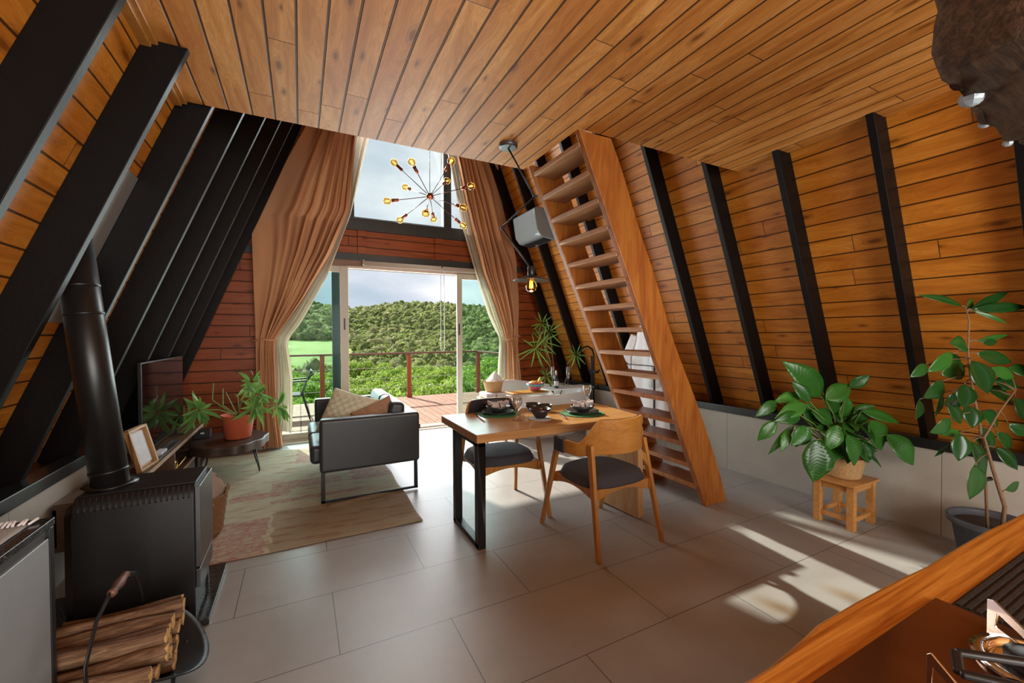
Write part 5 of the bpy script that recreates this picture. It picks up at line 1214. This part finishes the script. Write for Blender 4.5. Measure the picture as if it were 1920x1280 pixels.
def bulk(name, items, mat):
    V, F, o_ = [], [], 0
    for v, f in items: V.append(v); F.append(f+o_); o_ += len(v)
    V = np.concatenate(V); F = np.concatenate(F); me = bpy.data.meshes.new(name)
    me.vertices.add(len(V)); me.vertices.foreach_set('co', V.astype(np.float32).ravel()); me.loops.add(F.size); me.loops.foreach_set('vertex_index', F.astype(np.int32).ravel())
    me.polygons.add(len(F)); me.polygons.foreach_set('loop_start', np.arange(0, F.size, 3, dtype=np.int32)); me.update(calc_edges=True); me.validate()
    me.polygons.foreach_set('use_smooth', [True]*len(F)); me.materials.append(M[mat]); o = bpy.data.objects.new(name, me); C.objects.link(o); return o
def treecloud(r, hz, c, n, sz):
    d = rng.normal(size=(n, 3)); d /= np.linalg.norm(d, axis=1)[:, None]; d[:, 2] = np.abs(d[:, 2])*1.1-.25
    ph = rng.uniform(0, 6, 3); lump = 1+.22*np.sin(d[:, 0]*4+ph[0])*np.sin(d[:, 1]*4+ph[1])+.15*np.sin(d[:, 2]*6+ph[2])
    p = d*(lump*rng.uniform(.88, 1.06, n))[:, None]*r; p[:, 2] *= hz; p += np.array(c)
    nn = d+rng.normal(size=(n, 3))*.55; nn /= np.linalg.norm(nn, axis=1)[:, None]
    a = np.cross(nn, rng.normal(size=(n, 3))); a /= np.linalg.norm(a, axis=1)[:, None]; b = np.cross(nn, a); s_ = (sz*rng.uniform(.6, 1.3, n))[:, None]
    V = np.stack([p-a*s_, p-b*s_*.8, p+a*s_, p+b*s_*.8], 1).reshape(-1, 3); q = np.arange(n)*4
    return V, np.concatenate([np.stack([q, q+1, q+2], 1), np.stack([q, q+2, q+3], 1)])
items, tleaves = [], []
y = 42.
while y < 232:
    sp_ = 1.5+y*.0085; x = -.22*y-4
    while x < .78*y+4:
        xx, yy = x+rng.uniform(-.5, .5)*sp_, y+rng.uniform(-.5, .5)*sp_
        a = xx/yy
        if not (58 < yy < 106 and a < .105+.02*math.sin(yy*.2)):
            r = rng.uniform(.55, 1.0)*sp_*.72; hz = rng.uniform(.8, 1.35)
            if yy > 215 and rng.rand() < .10: hz *= 1.9
            cc_ = (xx, yy, terr(xx, yy)+r*.45); items.append(crown(2, r*.9, hz, cc_)); tleaves.append(treecloud(r, hz, cc_, 130 if yy < 80 else 70, r*(.13 if yy < 80 else .17)))
        x += sp_
    y += sp_*.85
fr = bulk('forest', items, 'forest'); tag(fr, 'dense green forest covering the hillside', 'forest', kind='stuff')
tl = bulk('forest_leaves', tleaves, 'forestleaf'); tl.data.polygons.foreach_set('use_smooth', [False]*len(tl.data.polygons)); tl.parent = fr; tl['kind'] = 'stuff'
# nearer bushes: each its own
proto = []
def leafcloud(n, r, hz):
    """a bush: n small leaves set around lumps"""
    lumps = [(rng.uniform(-.7, .7), rng.uniform(-.7, .7), rng.uniform(.2, 1.0), rng.uniform(.3, .5)) for _ in range(16)]
    V = np.zeros((n, 4, 3))
    for i in range(n):
        lx, ly, lz, lr = lumps[i % 16]; d = rng.normal(size=3); d /= np.linalg.norm(d); d[2] = abs(d[2])*.9 if rng.rand() < .75 else d[2]
        c = np.array([lx, ly, lz*hz])+d*lr*rng.uniform(.75, 1.05); a = rng.normal(size=3); a -= a.dot(d)*d*.6; a /= np.linalg.norm(a); b = np.cross(a, d+rng.normal(size=3)*.5); b /= np.linalg.norm(b)+1e-6
        s_ = rng.uniform(.035, .075)*r; V[i] = [c-a*s_, c-b*s_*.55, c+a*s_, c+b*s_*.55]
    v = V.reshape(-1, 3); q = np.arange(n)*4; f = np.concatenate([np.stack([q, q+1, q+2], 1), np.stack([q, q+2, q+3], 1)]); return v, f
M['bushleaf'] = leafmat('sunlit_bush_leaves', (.10, .18, .02), (.26, .38, .05), (.55, .62, .12), .6, .35)
for q in range(5):
    core = crown(3, .62, .85, (0, 0, .5), .2)
    o = bulk('bush', [leafcloud(5200, 1.0, 1.0)], 'bushleaf'); proto.append(o)
    c_ = bulk('branches', [core], 'bush'); c_.parent = o
k = 0
for y in np.arange(12.5, 42, 2.4):
    for x in np.arange(-.25*y-1, .70*y+1, 2.1+y*.03):
        xx, yy = x+rng.uniform(-.6, .6), y+rng.uniform(-.8, .8); s_ = rng.uniform(.8, 1.3)*(1+.012*y)
        if k < 5: o = proto[k]
        else:
            p_ = proto[k % 5]; o = p_.copy(); C.objects.link(o)
            for c0 in p_.children: c2 = c0.copy(); C.objects.link(c2); c2.parent = o
        zt = -1.0-.035*(yy-12)+rng.uniform(-.5, .3)      # crown height above the slope
        o.location = (xx, yy, max(terr(xx, yy)-.2, zt-1.2*s_)); o.scale = (s_, s_, s_*rng.uniform(.85, 1.3)); o.rotation_euler = (0, 0, rng.uniform(0, 6))
        tag(o, 'leafy green bush growing on the slope below the deck railing', 'bush', 'bushes on the slope below the deck'); k += 1
